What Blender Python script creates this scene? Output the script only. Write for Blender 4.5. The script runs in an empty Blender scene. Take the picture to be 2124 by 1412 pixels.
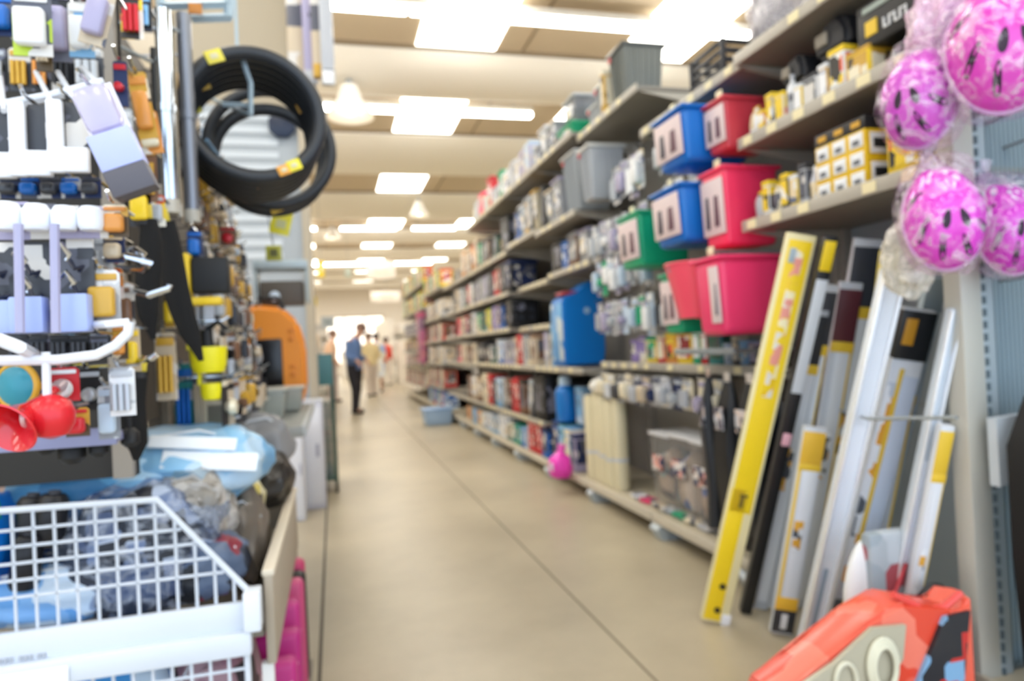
import bpy, bmesh, math, random
from mathutils import Vector, Matrix, noise
random.seed(7)
S = bpy.context.scene
COL = S.collection
PI = math.pi
# ------------------------------------------------------------------ camera
F = 1416.0; CX, CY = 1062.0, 706.0
YAW, ROLL, PITCH = math.radians(14.7), math.radians(2.8), math.radians(.45)
CAM = Vector((0, 0, 1.15))
FW = Vector((math.sin(YAW)*math.cos(PITCH), math.cos(YAW)*math.cos(PITCH), math.sin(PITCH)))
R0 = Vector((math.cos(YAW), -math.sin(YAW), 0)); U0 = R0.cross(FW)
RT = R0*math.cos(ROLL) - U0*math.sin(ROLL); UP = RT.cross(FW)
cd = bpy.data.cameras.new('camera'); cam = bpy.data.objects.new('camera', cd); COL.objects.link(cam)
cd.lens = 24; cd.sensor_width = 36; cd.clip_end = 300; cd.clip_start = .05
M3 = Matrix((RT, UP, -FW)).transposed()
cam.matrix_world = Matrix.Translation(CAM) @ M3.to_4x4()
S.camera = cam
cd.dof.use_dof = True; cd.dof.focus_distance = 0.55; cd.dof.aperture_fstop = 4.6; cd.dof.aperture_blades = 0
# ------------------------------------------------------------------ world and exposure
w = bpy.data.worlds.new('world'); S.world = w; w.use_nodes = True
nt = w.node_tree; bg = nt.nodes['Background']
bg.inputs[0].default_value = (.68, .82, 1, 1); bg.inputs[1].default_value = 2.2
S.view_settings.view_transform = 'Standard'; S.view_settings.look = 'None'
S.view_settings.gamma = 1; S.view_settings.exposure = 0.22
SKYLIGHT = 6.0; TUBE = 14.0


def P(x, y, X=None, Y=None, Z=None):
    """world point seen at pixel (x, y) of the photo on a given plane"""
    d = FW*F + RT*(x-CX) - UP*(y-CY)
    if X is not None: t = (X-CAM.x)/d.x
    elif Y is not None: t = (Y-CAM.y)/d.y
    else: t = (Z-CAM.z)/d.z
    return CAM + d*t


# ------------------------------------------------------------------ materials
MATS = {}
def srgb(c):
    if isinstance(c, str):
        c = c.lstrip('#'); c = [int(c[i:i+2], 16)/255 for i in (0, 2, 4)]
    return tuple(((v/12.92) if v <= .04045 else ((v+.055)/1.055)**2.4) for v in c[:3]) + (1,)

def mat(c, rough=.5, metal=0, coat=0, name=None, emit=0, bump=0, var=.0, scale=8):
    key = ('m', str(c), rough, metal, coat, emit, bump, var, scale)
    if key in MATS: return MATS[key]
    m = bpy.data.materials.new(name or 'surface'); m.use_nodes = True
    n = m.node_tree.nodes; l = m.node_tree.links; b = n['Principled BSDF']
    b.inputs['Base Color'].default_value = srgb(c); b.inputs['Roughness'].default_value = rough
    b.inputs['Metallic'].default_value = metal; b.inputs['Coat Weight'].default_value = coat
    if emit:
        b.inputs['Emission Color'].default_value = srgb(c); b.inputs['Emission Strength'].default_value = emit
    if bump or var:
        tc = n.new('ShaderNodeTexCoord'); nz = n.new('ShaderNodeTexNoise')
        nz.inputs['Scale'].default_value = scale; nz.inputs['Detail'].default_value = 4
        l.new(tc.outputs['Object'], nz.inputs['Vector'])
        if var:
            mx = n.new('ShaderNodeMix'); mx.data_type = 'RGBA'
            a = srgb(c); mx.inputs[6].default_value = tuple(v*(1-var) for v in a[:3])+(1,)
            mx.inputs[7].default_value = tuple(min(1, v*(1+var)) for v in a[:3])+(1,)
            l.new(nz.outputs[0], mx.inputs[0]); l.new(mx.outputs[2], b.inputs['Base Color'])
        if bump:
            bp = n.new('ShaderNodeBump'); bp.inputs['Strength'].default_value = bump
            l.new(nz.outputs[0], bp.inputs['Height']); l.new(bp.outputs[0], b.inputs['Normal'])
    MATS[key] = m
    return m

def mprint(cols, scale=25, rough=.4, asp=(1, 1, 1)):
    """printed packaging: irregular rectangles of a few flat colours"""
    key = ('p', tuple(cols), scale, rough, asp)
    if key in MATS: return MATS[key]
    m = bpy.data.materials.new('printed_card'); m.use_nodes = True
    n = m.node_tree.nodes; l = m.node_tree.links; b = n['Principled BSDF']
    b.inputs['Roughness'].default_value = rough
    tc = n.new('ShaderNodeTexCoord'); oi = n.new('ShaderNodeObjectInfo'); ad = n.new('ShaderNodeVectorMath')
    ml = n.new('ShaderNodeVectorMath'); ml.operation = 'SCALE'; ml.inputs['Scale'].default_value = 13
    cb = n.new('ShaderNodeCombineXYZ')
    for i in range(3): l.new(oi.outputs['Random'], cb.inputs[i])
    l.new(cb.outputs[0], ml.inputs[0]); l.new(tc.outputs['Object'], ad.inputs[0]); l.new(ml.outputs[0], ad.inputs[1])
    mp = n.new('ShaderNodeMapping'); mp.inputs['Scale'].default_value = tuple(scale*a for a in asp)
    l.new(ad.outputs[0], mp.inputs[0])
    vo = n.new('ShaderNodeTexVoronoi'); vo.distance = 'CHEBYCHEV'; vo.inputs['Scale'].default_value = 1
    l.new(mp.outputs[0], vo.inputs['Vector'])
    sp = n.new('ShaderNodeSeparateColor'); l.new(vo.outputs['Color'], sp.inputs[0])
    cr = n.new('ShaderNodeValToRGB'); cr.color_ramp.interpolation = 'CONSTANT'
    e = cr.color_ramp.elements
    k = len(cols)
    e[0].position = 0; e[0].color = srgb(cols[0])
    e[1].position = 1/k if k > 1 else 1; e[1].color = srgb(cols[min(1, k-1)])
    for i in range(2, k):
        q = e.new(i/k); q.color = srgb(cols[i])
    l.new(sp.outputs[0], cr.inputs[0]); l.new(cr.outputs[0], b.inputs['Base Color'])
    MATS[key] = m
    return m

def mclear(tint='#ffffff', amt=.72, rough=.12, key='clear', bump=.0):
    k = ('c', tint, amt, rough, bump)
    if k in MATS: return MATS[k]
    m = bpy.data.materials.new('clear_plastic'); m.use_nodes = True
    n = m.node_tree.nodes; l = m.node_tree.links; out = n['Material Output']; b = n['Principled BSDF']
    b.inputs['Base Color'].default_value = srgb(tint); b.inputs['Roughness'].default_value = rough
    b.inputs['Coat Weight'].default_value = .6
    t = n.new('ShaderNodeBsdfTransparent'); t.inputs[0].default_value = srgb(tint)
    mx = n.new('ShaderNodeMixShader'); mx.inputs[0].default_value = 1-amt
    l.new(t.outputs[0], mx.inputs[1]); l.new(b.outputs[0], mx.inputs[2]); l.new(mx.outputs[0], out.inputs[0])
    if bump:
        tc = n.new('ShaderNodeTexCoord'); nz = n.new('ShaderNodeTexNoise'); nz.inputs['Scale'].default_value = 22
        nz.inputs['Detail'].default_value = 5; nz.inputs['Distortion'].default_value = 1.5
        l.new(tc.outputs['Object'], nz.inputs['Vector'])
        bp = n.new('ShaderNodeBump'); bp.inputs['Strength'].default_value = bump; bp.inputs['Distance'].default_value = .02
        l.new(nz.outputs[0], bp.inputs['Height']); l.new(bp.outputs[0], b.inputs['Normal'])
        r = n.new('ShaderNodeMapRange'); r.inputs[1].default_value = .42; r.inputs[2].default_value = .68
        r.inputs[3].default_value = 1-amt-.12; r.inputs[4].default_value = min(1, 1-amt+.4)
        l.new(nz.outputs[0], r.inputs[0]); l.new(r.outputs[0], mx.inputs[0])
    MATS[k] = m
    return m

WHITE = mat('#eef2f8', .35); STEEL = mat('#9aa2a6', .35, .35); SHELF = mat('#b4aea2', .45, .1); DARK = mat('#17181c', .5)
CHROME = mat('#c8ccd2', .12, 1); BLACK = mat('#08090c', .55)
CLEAR = mclear()
BAGM = mclear('#f7f4f8', .62, .15, bump=.8)

# ------------------------------------------------------------------ mesh helpers
class MB:
    def __init__(s): s.b = bmesh.new()
    def box(s, c, d, rot=None, bev=0, seg=2):
        m = Matrix.Translation(c) @ (rot.to_4x4() if rot else Matrix()) @ Matrix.Diagonal((d[0], d[1], d[2], 1))
        r = bmesh.ops.create_cube(s.b, size=1, matrix=m)
        if bev:
            es = list({e for v in r['verts'] for e in v.link_edges})
            bmesh.ops.bevel(s.b, geom=es, offset=bev, segments=seg, affect='EDGES', profile=.5)
        return s
    def taper(s, c, d, sx=1, sy=1, bev=0):
        """box whose bottom is scaled by sx, sy; c is the bottom centre"""
        hx, hy, h = d[0]/2, d[1]/2, d[2]
        v = [s.b.verts.new((c[0]+x*hx*sx, c[1]+y*hy*sy, c[2])) for x, y in ((-1, -1), (1, -1), (1, 1), (-1, 1))]
        v += [s.b.verts.new((c[0]+x*hx, c[1]+y*hy, c[2]+h)) for x, y in ((-1, -1), (1, -1), (1, 1), (-1, 1))]
        fs = [s.b.faces.new([v[i] for i in q]) for q in ((3, 2, 1, 0), (4, 5, 6, 7), (0, 1, 5, 4), (1, 2, 6, 5), (2, 3, 7, 6), (3, 0, 4, 7))]
        if bev:
            es = list({e for f in fs for e in f.edges})
            bmesh.ops.bevel(s.b, geom=es, offset=bev, segments=3, affect='EDGES', profile=.5)
        return s
    def cyl(s, p0, p1, r0, r1=None, seg=12, cap=True):
        r1 = r0 if r1 is None else r1
        p0, p1 = Vector(p0), Vector(p1); d = p1-p0
        q = d.to_track_quat('Z', 'Y').to_matrix().to_4x4()
        bmesh.ops.create_cone(s.b, cap_ends=cap, segments=seg, radius1=r0, radius2=max(r1, 1e-4), depth=d.length,
                              matrix=Matrix.Translation((p0+p1)/2) @ q)
        return s
    def lathe(s, prof, seg=20, M=None, close=True):
        M = M or Matrix()
        rings = []
        for r, z in prof:
            rings.append([s.b.verts.new(M @ Vector((r*math.cos(2*PI*i/seg), r*math.sin(2*PI*i/seg), z))) for i in range(seg)])
        for a, b in zip(rings, rings[1:]):
            for i in range(seg):
                s.b.faces.new((a[i], a[(i+1) % seg], b[(i+1) % seg], b[i]))
        if close:
            s.b.faces.new(rings[0][::-1]); s.b.faces.new(rings[-1])
        return s
    def tube(s, pts, r, seg=8, closed=False):
        pts = [Vector(p) for p in pts]; n = len(pts); rings = []
        prev = None
        for i, p in enumerate(pts):
            if closed: t = pts[(i+1) % n]-pts[i-1]
            else: t = pts[min(i+1, n-1)]-pts[max(i-1, 0)]
            t.normalize()
            a = prev if prev is not None else (Vector((0, 0, 1)) if abs(t.z) < .9 else Vector((1, 0, 0)))
            u = (a - t*a.dot(t)).normalized(); v = t.cross(u); prev = u
            rr = r[i] if isinstance(r, (list, tuple)) else r
            rings.append([s.b.verts.new(p + (u*math.cos(2*PI*k/seg)+v*math.sin(2*PI*k/seg))*rr) for k in range(seg)])
        m = n if closed else n-1
        for i in range(m):
            a, b = rings[i], rings[(i+1) % n]
            for k in range(seg): s.b.faces.new((a[k], a[(k+1) % seg], b[(k+1) % seg], b[k]))
        if not closed: s.b.faces.new(rings[0][::-1]); s.b.faces.new(rings[-1])
        return s
    def torus(s, c, R, r, ax='Y', seg=48, ring=12, e=1.0):
        pts = []
        for i in range(seg):
            a = 2*PI*i/seg; x, z = R*math.cos(a), R*math.sin(a)*e
            pts.append(Vector(c) + (Vector((x, 0, z)) if ax == 'Y' else Vector((x, z, 0)) if ax == 'Z' else Vector((0, x, z))))
        return s.tube(pts, r, ring, True)
    def blob(s, c, d, amp=.15, freq=4, sub=4, seed=0, flat=True):
        r = bmesh.ops.create_icosphere(s.b, subdivisions=sub, radius=1)
        for v in r['verts']:
            n = v.co.normalized()
            k = 1 + amp*(noise.noise(n*freq+Vector((seed*3.1, seed, 0)))*1.2 + .5*abs(noise.noise(n*freq*2.7+Vector((seed, 5, 0)))))
            q = n*k
            z = q.z
            if flat: z = max(z, -.72)
            # squarish
            q = Vector((math.copysign(abs(q.x)**.8, q.x), math.copysign(abs(q.y)**.8, q.y), z))
            v.co = Vector(c) + Vector((q.x*d[0]/2, q.y*d[1]/2, q.z*d[2]/2))
        return s
    def poly(s, pts, depth, axis='Y'):
        """prism from a 2D outline (x, z) extruded along Y"""
        a = [s.b.verts.new((x, -depth/2, z)) for x, z in pts]; b = [s.b.verts.new((x, depth/2, z)) for x, z in pts]
        s.b.faces.new(a); s.b.faces.new(b[::-1])
        for i in range(len(pts)):
            j = (i+1) % len(pts); s.b.faces.new((a[j], a[i], b[i], b[j]))
        return s
    def mesh(s, name, m, smooth=True):
        bmesh.ops.recalc_face_normals(s.b, faces=s.b.faces)
        me = bpy.data.meshes.new(name); s.b.to_mesh(me); s.b.free()
        if m: me.materials.append(m)
        if smooth:
            me.polygons.foreach_set('use_smooth', [True]*len(me.polygons))
            try: me.set_sharp_from_angle(angle=math.radians(40))
            except Exception: pass
        return me

def link(name, me, parent=None, loc=None, label=None):
    o = bpy.data.objects.new(name, me); COL.objects.link(o)
    if parent: o.parent = parent
    if loc is not None: o.location = loc
    if label: o['label'] = label
    return o
def part(name, mb, m, parent, label=None, smooth=True): return link(name, mb.mesh(name, m, smooth), parent, None, label)
def struct(name, mb, m, smooth=False):
    o = link(name, mb.mesh(name, m, smooth)); o['kind'] = 'structure'; return o
USED = {}
def thing(name, label, cat, loc=(0, 0, 0), rz=0, group=None, rx=0, ry=0, share=False):
    n = len(label.split())
    if n > 16 or n < 4: print('LABELLEN', n, label)
    if label in USED and not share: print('DUPLABEL', label)
    USED[label] = 1
    o = bpy.data.objects.new(name, None); COL.objects.link(o); o.empty_display_size = .05
    o.location = loc; o.rotation_euler = (rx, ry, rz)
    o['label'] = label; o['category'] = cat
    if group: o['group'] = group
    return o
CACHE = {}
def cached(key, fn):
    if key not in CACHE: CACHE[key] = fn()
    return CACHE[key]

# ------------------------------------------------------------------ the building
def floor_mat():
    m = bpy.data.materials.new('polished_concrete'); m.use_nodes = True
    n = m.node_tree.nodes; l = m.node_tree.links; b = n['Principled BSDF']
    tc = n.new('ShaderNodeTexCoord'); a = n.new('ShaderNodeTexNoise'); a.inputs['Scale'].default_value = .9; a.inputs['Detail'].default_value = 8
    a.inputs['Roughness'].default_value = .65
    l.new(tc.outputs['Object'], a.inputs['Vector'])
    cr = n.new('ShaderNodeValToRGB'); cr.color_ramp.elements[0].color = srgb('#a0957f'); cr.color_ramp.elements[1].color = srgb('#c2b69c')
    cr.color_ramp.elements[0].position = .3; cr.color_ramp.elements[1].position = .7
    l.new(a.outputs[0], cr.inputs[0]); l.new(cr.outputs[0], b.inputs['Base Color'])
    r = n.new('ShaderNodeMapRange'); r.inputs[3].default_value = .25; r.inputs[4].default_value = .42
    l.new(a.outputs[0], r.inputs[0]); l.new(r.outputs[0], b.inputs['Roughness'])
    return m
struct('floor', MB().box((0, 18, -.05), (30, 44, .1)), floor_mat())
jm = mat('#5b5348', .8)
struct('trim_1', MB().box((-.1, 18, .0008), (.014, 44, .0016)), jm)
struct('trim_2', MB().box((1.0, 18, .0008), (.009, 44, .0016)), mat('#7d725f', .8))
struct('trim_3', MB().box((0, 9.5, .0006), (30, .008, .0012)), mat('#8a7f6a', .8))
ceilm = mat('#cdbca2', .8); beamm = mat('#f6f0e4', .75)
struct('ceiling', MB().box((0, 18, 5.0), (30, 44, .3)), ceilm)
tn = 4
GAPS = [-1.65, 1.65, 4.95, 8.25, 11.55, 15.9, 20.6, 24.4, 28.2, 31.9, 35.9]          # far edge of each flat roof panel
for gi, gy in enumerate(GAPS):
    SL = (GAPS[gi+1]-1.87-gy if gi+1 < len(GAPS) else 1.5)
    pts = [(.05, 0), (.05, -.06)] + [(.06+SL*i/14, -.06-.22*math.sin(PI*i/14)**.7) for i in range(1, 14)] + [(.06+SL, -.02), (.06+SL, 0)]
    b = MB(); prof = [b.b.verts.new((-14, gy+p[0], 4.86+p[1])) for p in pts]; prof2 = [b.b.verts.new((14, gy+p[0], 4.86+p[1])) for p in pts]
    for i in range(len(pts)-1): b.b.faces.new((prof[i], prof[i+1], prof2[i+1], prof2[i]))
    b.b.faces.new(prof); b.b.faces.new(prof2)
    struct('trim_%d' % tn, b, beamm, True); tn += 1
skm = mat('#fffcf4', .5, emit=SKYLIGHT, name='skylight')
wn = 1
for gy in GAPS:
    for k in range(-4, 4):
        x = 1.625+2.57*k
        struct('window_%d' % wn, MB().box((x, gy-.84, 4.848), (.98, 1.64, .02)), skm); wn += 1
    # seams between the roof panels
    b = MB()
    for k in range(-4, 4): b.box((1.625+2.57*k+.85, gy-.84, 4.845), (.03, 1.66, .012))
    b.box((0, gy-.0, 4.84), (28, .07, .03))
    struct('trim_%d' % tn, b, mat('#94836c', .8)); tn += 1
struct('wall_left', MB().box((-11, 18, 2.75), (.2, 44, 5.5)), mat('#e6ddce', .8))
struct('wall_right', MB().box((12, 18, 2.75), (.2, 44, 5.5)), mat('#e6ddce', .8))
struct('wall_back', MB().box((0, 39, 2.75), (30, .2, 5.5)), mat('#f6efe4', .8))
# glowing panes added to the far wall for a blown-out aisle end
for i, (x, z, ww, hh) in enumerate([(1.2, 1.9, 3.2, 2.6), (-4.6, 1.9, 3.2, 2.6), (6.8, 1.9, 3.2, 2.6)]):
    o = struct('window_%d' % wn, MB().box((x, 38.88, z), (ww, .03, hh)), mat('#fffaf2', .5, emit=1.6)); wn += 1
    fr = MB()
    for q in (-.5, -.17, .17, .5): fr.box((x+q*ww, 38.85, z), (.08, .08, hh+.08))
    for q in (-.5, .1, .5): fr.box((x, 38.85, z+q*hh), (ww+.08, .08, .08))
    part('window_frame', fr, mat('#cfc6ba', .6), o)

# fluorescent light lines across the hall
tubem = mat('#fffdf8', .4, emit=TUBE, name='lit_tube')
names = ['overhead', 'nearest', 'second', 'third', 'fourth', 'fifth', 'sixth', 'seventh', 'eighth']
def light_line(x0, x1, y, z, label):
    t = thing('ceiling_light', label, 'lamp', ((x0+x1)/2, y, z), 0, 'fluorescent ceiling light lines')
    L = x1-x0
    part('housing', MB().box((0, 0, .1), (L, .16, .08), bev=.01), mat('#e9e6df', .5), t)
    part('diffuser', MB().box((0, 0, .03), (L-.02, .13, .06), bev=.015), tubem, t)
    for q in (-.4, .4): part('hanger_rod', MB().cyl((q*L, 0, .13), (q*L, 0, .24), .008, seg=6), STEEL, t)
for k, (y, wrd, segs) in enumerate([(7.0, 'nearest', ((-3.2, .9, 'left'), (.92, 4.9, 'right'))), (9.95, 'second', ((-2.6, .18, 'left'), (.20, 3.1, 'right'))), (14.9, 'third', ((4.2, 7, 'right'),)),
                                  (19.6, 'far', ((-4, -.3, 'left'), (0.35, 1.9, 'middle'), (2.35, 3.6, 'right'))), (27.4, 'farthest', ((-3, 4, 'only'),))]):
    for x0, x1, sd in segs:
        light_line(x0, x1, y, 4.62, '%s white fluorescent tube fixture of the %s line hanging below ceiling' % (sd, wrd))
# pendant bell lamps
def pendant(px, py, Y, s, label):
    c = P(px, py, Y=Y)
    t = thing('pendant_lamp', label, 'lamp', c, 0, 'white bell pendant lamps')
    part('lamp_shade', MB().lathe([(.02*s, .34*s), (.09*s, .33*s), (.13*s, .2*s), (.2*s, .08*s), (.25*s, 0), (.24*s, 0), (.19*s, .07*s), (.1*s, .2*s), (.02*s, .3*s)], 28, close=False), mat('#f6f1e8', .3), t)
    part('bulb', MB().lathe([(.01, .02), (.06*s, .04*s), (.07*s, .1*s), (.03*s, .2*s)], 16), mat('#fff6e0', .3, emit=6), t)
    part('cable', MB().cyl((0, 0, .33*s), (0, 0, (4.64 if Y < 9 else 4.85)-c.z), .006, seg=6), STEEL, t)
    part('socket', MB().cyl((0, 0, .32*s), (0, 0, .42*s), .04*s, .03*s), STEEL, t)
pendant(727, 243, 8.8, 1.2, 'large white bell pendant lamp left of the second fluorescent line')
pendant(870, 448, 14.5, .9, 'small white bell pendant lamp hanging mid aisle farther back')
pendant(690, 496, 19.3, .9, 'faint white bell pendant lamp far down the left side')

# ------------------------------------------------------------------ shelving on the right
FX = 1.76                                # front plane of the right run
BAYS = [.6, 1.62, 2.64, 3.67, 4.70, 5.73, 6.76, 7.80, 8.83, 9.86, 10.9]
tagm = mat('#efe3b8', .5)
def gondola(name, label, y0, y1, shelves, top, back_x=2.36, base=True, base_h=.13, depth=None, front=FX, feet=(), group='metal gondola shelving units', backm=None, uprights=True, backlab=None):
    """shelves: list of (z, front x). Runs along Y between y0 and y1, facing -X"""
    t = thing(name, label, 'shelf unit', (front, (y0+y1)/2, 0), 0, group)
    y0, y1 = y0+.004, y1-.004; L = y1-y0; xb = back_x-front
    part('back_panel', MB().box((xb+.015, 0, top/2), (.03, L-.01, top)), backm or mat('#8f8b86', .6), t)
    if uprights:
        for s in (-1, 1):
            b = MB().box((xb-.02, s*(L/2-.02), top/2), (.05, .035, top), bev=.003)
            k = .3
            while k < top: b.box((xb-.047, s*(L/2-.02), k), (.004, .012, .05)); k += .1
            part('upright', b, mat('#a7a199', .45, .1), t)
    for z, sx in shelves:
        s = part('shelf', MB().box(((xb+sx)/2, 0, z-.012), (xb-sx, L-.012, .024), bev=.003), mat('#8e887e', .5), t)
        r = MB().box((sx, 0, z-.01), (.012, L-.012, .05), bev=.003)
        part('price_rail', r, SHELF, s)
        n = max(2, int(L/.16)) if y0 < 8 else 2
        for i in range(n):
            if random.random() < .62: link('price_tag', cached('ptag', lambda: MB().box((0, 0, 0), (.003, .06, .036)).mesh('price_tag', tagm)), s, (sx-.008, -L/2+(i+.5)*L/n, z-.01))
        for q in (-1, 1):
            br = MB(); br.poly([(sx+.01, z-.03), (xb, z-.03), (xb, z-.13), (xb-.1, z-.1)], .006)
            o = part('bracket', br, SHELF, s); o.location = (0, q*(L/2-.012), 0)
    if base:
        d = part('base_deck', MB().box((xb/2, 0, base_h-.02), (xb, L-.01, .035), bev=.004), mat('#c9bfa8', .5), t)
        part('kick_rail', MB().box((-.004, 0, base_h-.015), (.014, L-.01, .055), bev=.004), mat('#cfc6b4', .45), d)
        for fy in feet:
            f = MB(); f.poly([(-.0, 0), (.34, 0), (.34, base_h-.04), (.0, base_h-.04), (-.03, .06)], .1)
            o = part('foot', f, mat('#b9c3c8', .45, .1), t); o.location = (0, min(fy-(y0+y1)/2, L/2-.055), 0)
    return t

PAL = {'white': '#e9ebee', 'grey': '#8e9197', 'light grey': '#b9bcc2', 'dark grey': '#3c3e44', 'black': '#0c0d10', 'red': '#c8202c', 'pink': '#f0427a', 'magenta': '#c8328c',
       'blue': '#0a66c0', 'navy': '#1c2c58', 'light blue': '#7fb2dc', 'pale blue': '#bcd0e6', 'lavender': '#a8a2c0', 'green': '#16a878', 'dark green': '#2f5e4c', 'teal': '#2f8c8c', 'yellow': '#f2cf2e',
       'gold': '#cfa23a', 'orange': '#dd9444', 'cream': '#e6dcc2', 'beige': '#cdbca2', 'brown': '#7b5a44', 'purple': '#6f4a86', 'silver': '#b8bec6', 'lime': '#b7cf3a', 'violet': '#8a78b8', 'clear': '#c4c8cc'}
PRN = {'white': ('#f0f1f4', '#d9dce4', '#8d95a8', '#f4f4f6'), 'dark': ('#1a1b20', '#3a3d46', '#5c6070', '#22242a')}
def prn(c, scale=25):
    a = PAL[c]
    o = {'white': ('#f2f3f6', '#c9ccd6', '#e4d3b0', '#f2f3f6', '#5f6a86'), 'yellow': (a, '#f7f4ea', '#2a2620', a, '#e05a36'), 'gold': (a, '#f2e8cc', '#53422a', a), 'black': (a, '#2c2f3a', '#77798a', a),
         'red': (a, '#f0e2dc', '#8c1622', a), 'blue': (a, '#dfe8f4', '#0a3d84', a), 'clear': ('#c8ccd0', '#a9adb4', '#e9eaec', '#8a8d94')}.get(c, (a, '#dcd8d2', a, a, '#5a5c68', a))
    return mprint(o, scale)

def carton(p, wd, dp, h, c, c2=None, lid=True, name='body'):
    """box standing on its origin, front face at -Y"""
    k = (round(wd, 2), round(dp, 2), round(h, 2), c, c2)
    a = cached(('cb',)+k, lambda: MB().box((0, 0, h/2), (wd, dp, h), bev=min(.006, h*.06)).mesh('carton_body', mat(PAL[c], .5)))
    link('carton_body', a, p)
    lb = cached(('cl',)+k, lambda: MB().box((0, -dp/2-.001, h*.52), (wd*.8, .003, h*.62)).box((-wd/2-.001, 0, h*.52), (.003, dp*.8, h*.62)).box((wd/2+.001, 0, h*.52), (.003, dp*.8, h*.62)).mesh('printed_label', prn(c2 or c, 18)))
    link('printed_label', lb, p)
    if lid:
        ld = cached(('ct',)+k, lambda: MB().box((0, 0, h*.93), (wd+.003, dp+.003, h*.13), bev=.002).mesh('lid_flap', mat(PAL[c2 or c], .5)))
        link('lid_flap', ld, p)
def bottle(p, r, h, c, c2='white', c3='white'):
    k = (round(r, 3), round(h, 2), c, c2, c3)
    link('bottle_body', cached(('bb',)+k, lambda: MB().lathe([(r*.9, 0), (r, .01), (r, h*.66), (r*.85, h*.76), (r*.36, h*.85), (r*.34, h*.9)], 18).mesh('bottle_body', mat(PAL[c], .3))), p)
    link('cap', cached(('bc',)+k, lambda: MB().lathe([(r*.42, h*.88), (r*.42, h*.99), (r*.36, h)], 16).mesh('cap', mat(PAL[c2], .4))), p)
    link('bottle_label', cached(('bl',)+k, lambda: MB().lathe([(r*1.015, h*.14), (r*1.015, h*.58)], 18, close=False).mesh('bottle_label', prn(c3, 30))), p)
def can(p, r, h, c, c2='white'):
    k = (round(r, 3), round(h, 2), c, c2)
    link('tin_body', cached(('tb',)+k, lambda: MB().lathe([(r, 0), (r, h*.92), (r*.95, h*.93)], 20).mesh('tin_body', mat(PAL[c], .35))), p)
    link('lid', cached(('tl',)+k, lambda: MB().lathe([(r*1.03, h*.92), (r*1.03, h*.985), (r*.9, h)], 20).mesh('lid', mat(PAL[c2], .35))), p)
    link('tin_label', cached(('tq',)+k, lambda: MB().lathe([(r*1.015, h*.2), (r*1.015, h*.75)], 20, close=False).mesh('tin_label', prn(c2, 26))), p)
def tub(p, wd, dp, h, c, c2=None, clear=False):
    """tapered storage tub with rim, label and things inside"""
    k = (round(wd, 2), round(dp, 2), round(h, 2), c, clear)
    def f():
        b = MB(); b.taper((0, 0, 0), (wd, dp, h), .84, .84, bev=.01)
        return b.mesh('tub_body', mat(PAL[c], .35) if not clear else mclear(PAL[c], .42, .2))
    link('tub_body', cached(('ub',)+k, f), p)
    link('rim', cached(('ur',)+k, lambda: MB().box((0, 0, h), (wd+.02, dp+.02, .02), bev=.008).mesh('rim', mat(PAL[c2 or c], .4))), p)
    link('paper_label', cached(('ul',)+k, lambda: MB().box((0, -dp*.47, h*.55), (wd*.5, .006, h*.42)).box((-wd*.47, 0, h*.55), (.006, dp*.5, h*.42)).mesh('paper_label', prn('white', 22))), p)
    if clear:
        link('contents', cached(('uc',)+k, lambda: MB().taper((0, 0, .012), (wd*.86, dp*.86, h*.62), .9, .9, bev=.02).mesh('contents', prn('clear', 16))), p)
def bag(p, wd, dp, h, c, c2=None, seed=0):
    k = (round(wd, 2), round(dp, 2), round(h, 2), c, seed % 4)
    link('bag_body', cached(('gb',)+k, lambda: MB().blob((0, 0, h*.42), (wd*.95, dp*.95, h*.95), .22, 2.2, 3, seed).mesh('bag_body', prn(c, 14))), p)
    link('bag_header', cached(('gh',)+k+(c2,), lambda: MB().box((0, 0, h*.93), (wd*.6, .012, h*.14), bev=.002).mesh('bag_header', mat(PAL[c2 or 'white'], .5))), p)
KINDS = {'box': ('carton_box', 'box'), 'bottle': ('bottle', 'bottle'), 'can': ('tin_can', 'tin'), 'tub': ('storage_tub', 'tub'), 'bag': ('packed_bag', 'bag'), 'bin': ('clear_bin', 'bin')}
DESC = {'box': 'cardboard box', 'bottle': 'plastic bottle', 'can': 'round tin', 'tub': 'plastic tub', 'bag': 'filled bag', 'bin': 'clear plastic bin'}
ORD = ['first', 'second', 'third', 'fourth', 'fifth', 'sixth', 'seventh', 'eighth', 'ninth', 'tenth', 'eleventh', 'twelfth', 'thirteenth', 'fourteenth', 'fifteenth', 'sixteenth', 'seventeenth', 'eighteenth', 'nineteenth', 'twentieth', 'twenty-first', 'twenty-second', 'twenty-third', 'twenty-fourth', 'twenty-fifth', 'twenty-sixth', 'twenty-seventh', 'twenty-eighth', 'twenty-ninth', 'thirtieth', 'thirty-first']
CAT = {'box': 'box', 'bottle': 'bottle', 'can': 'tin', 'tub': 'tub', 'bag': 'bag', 'bin': 'bin'}
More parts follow.
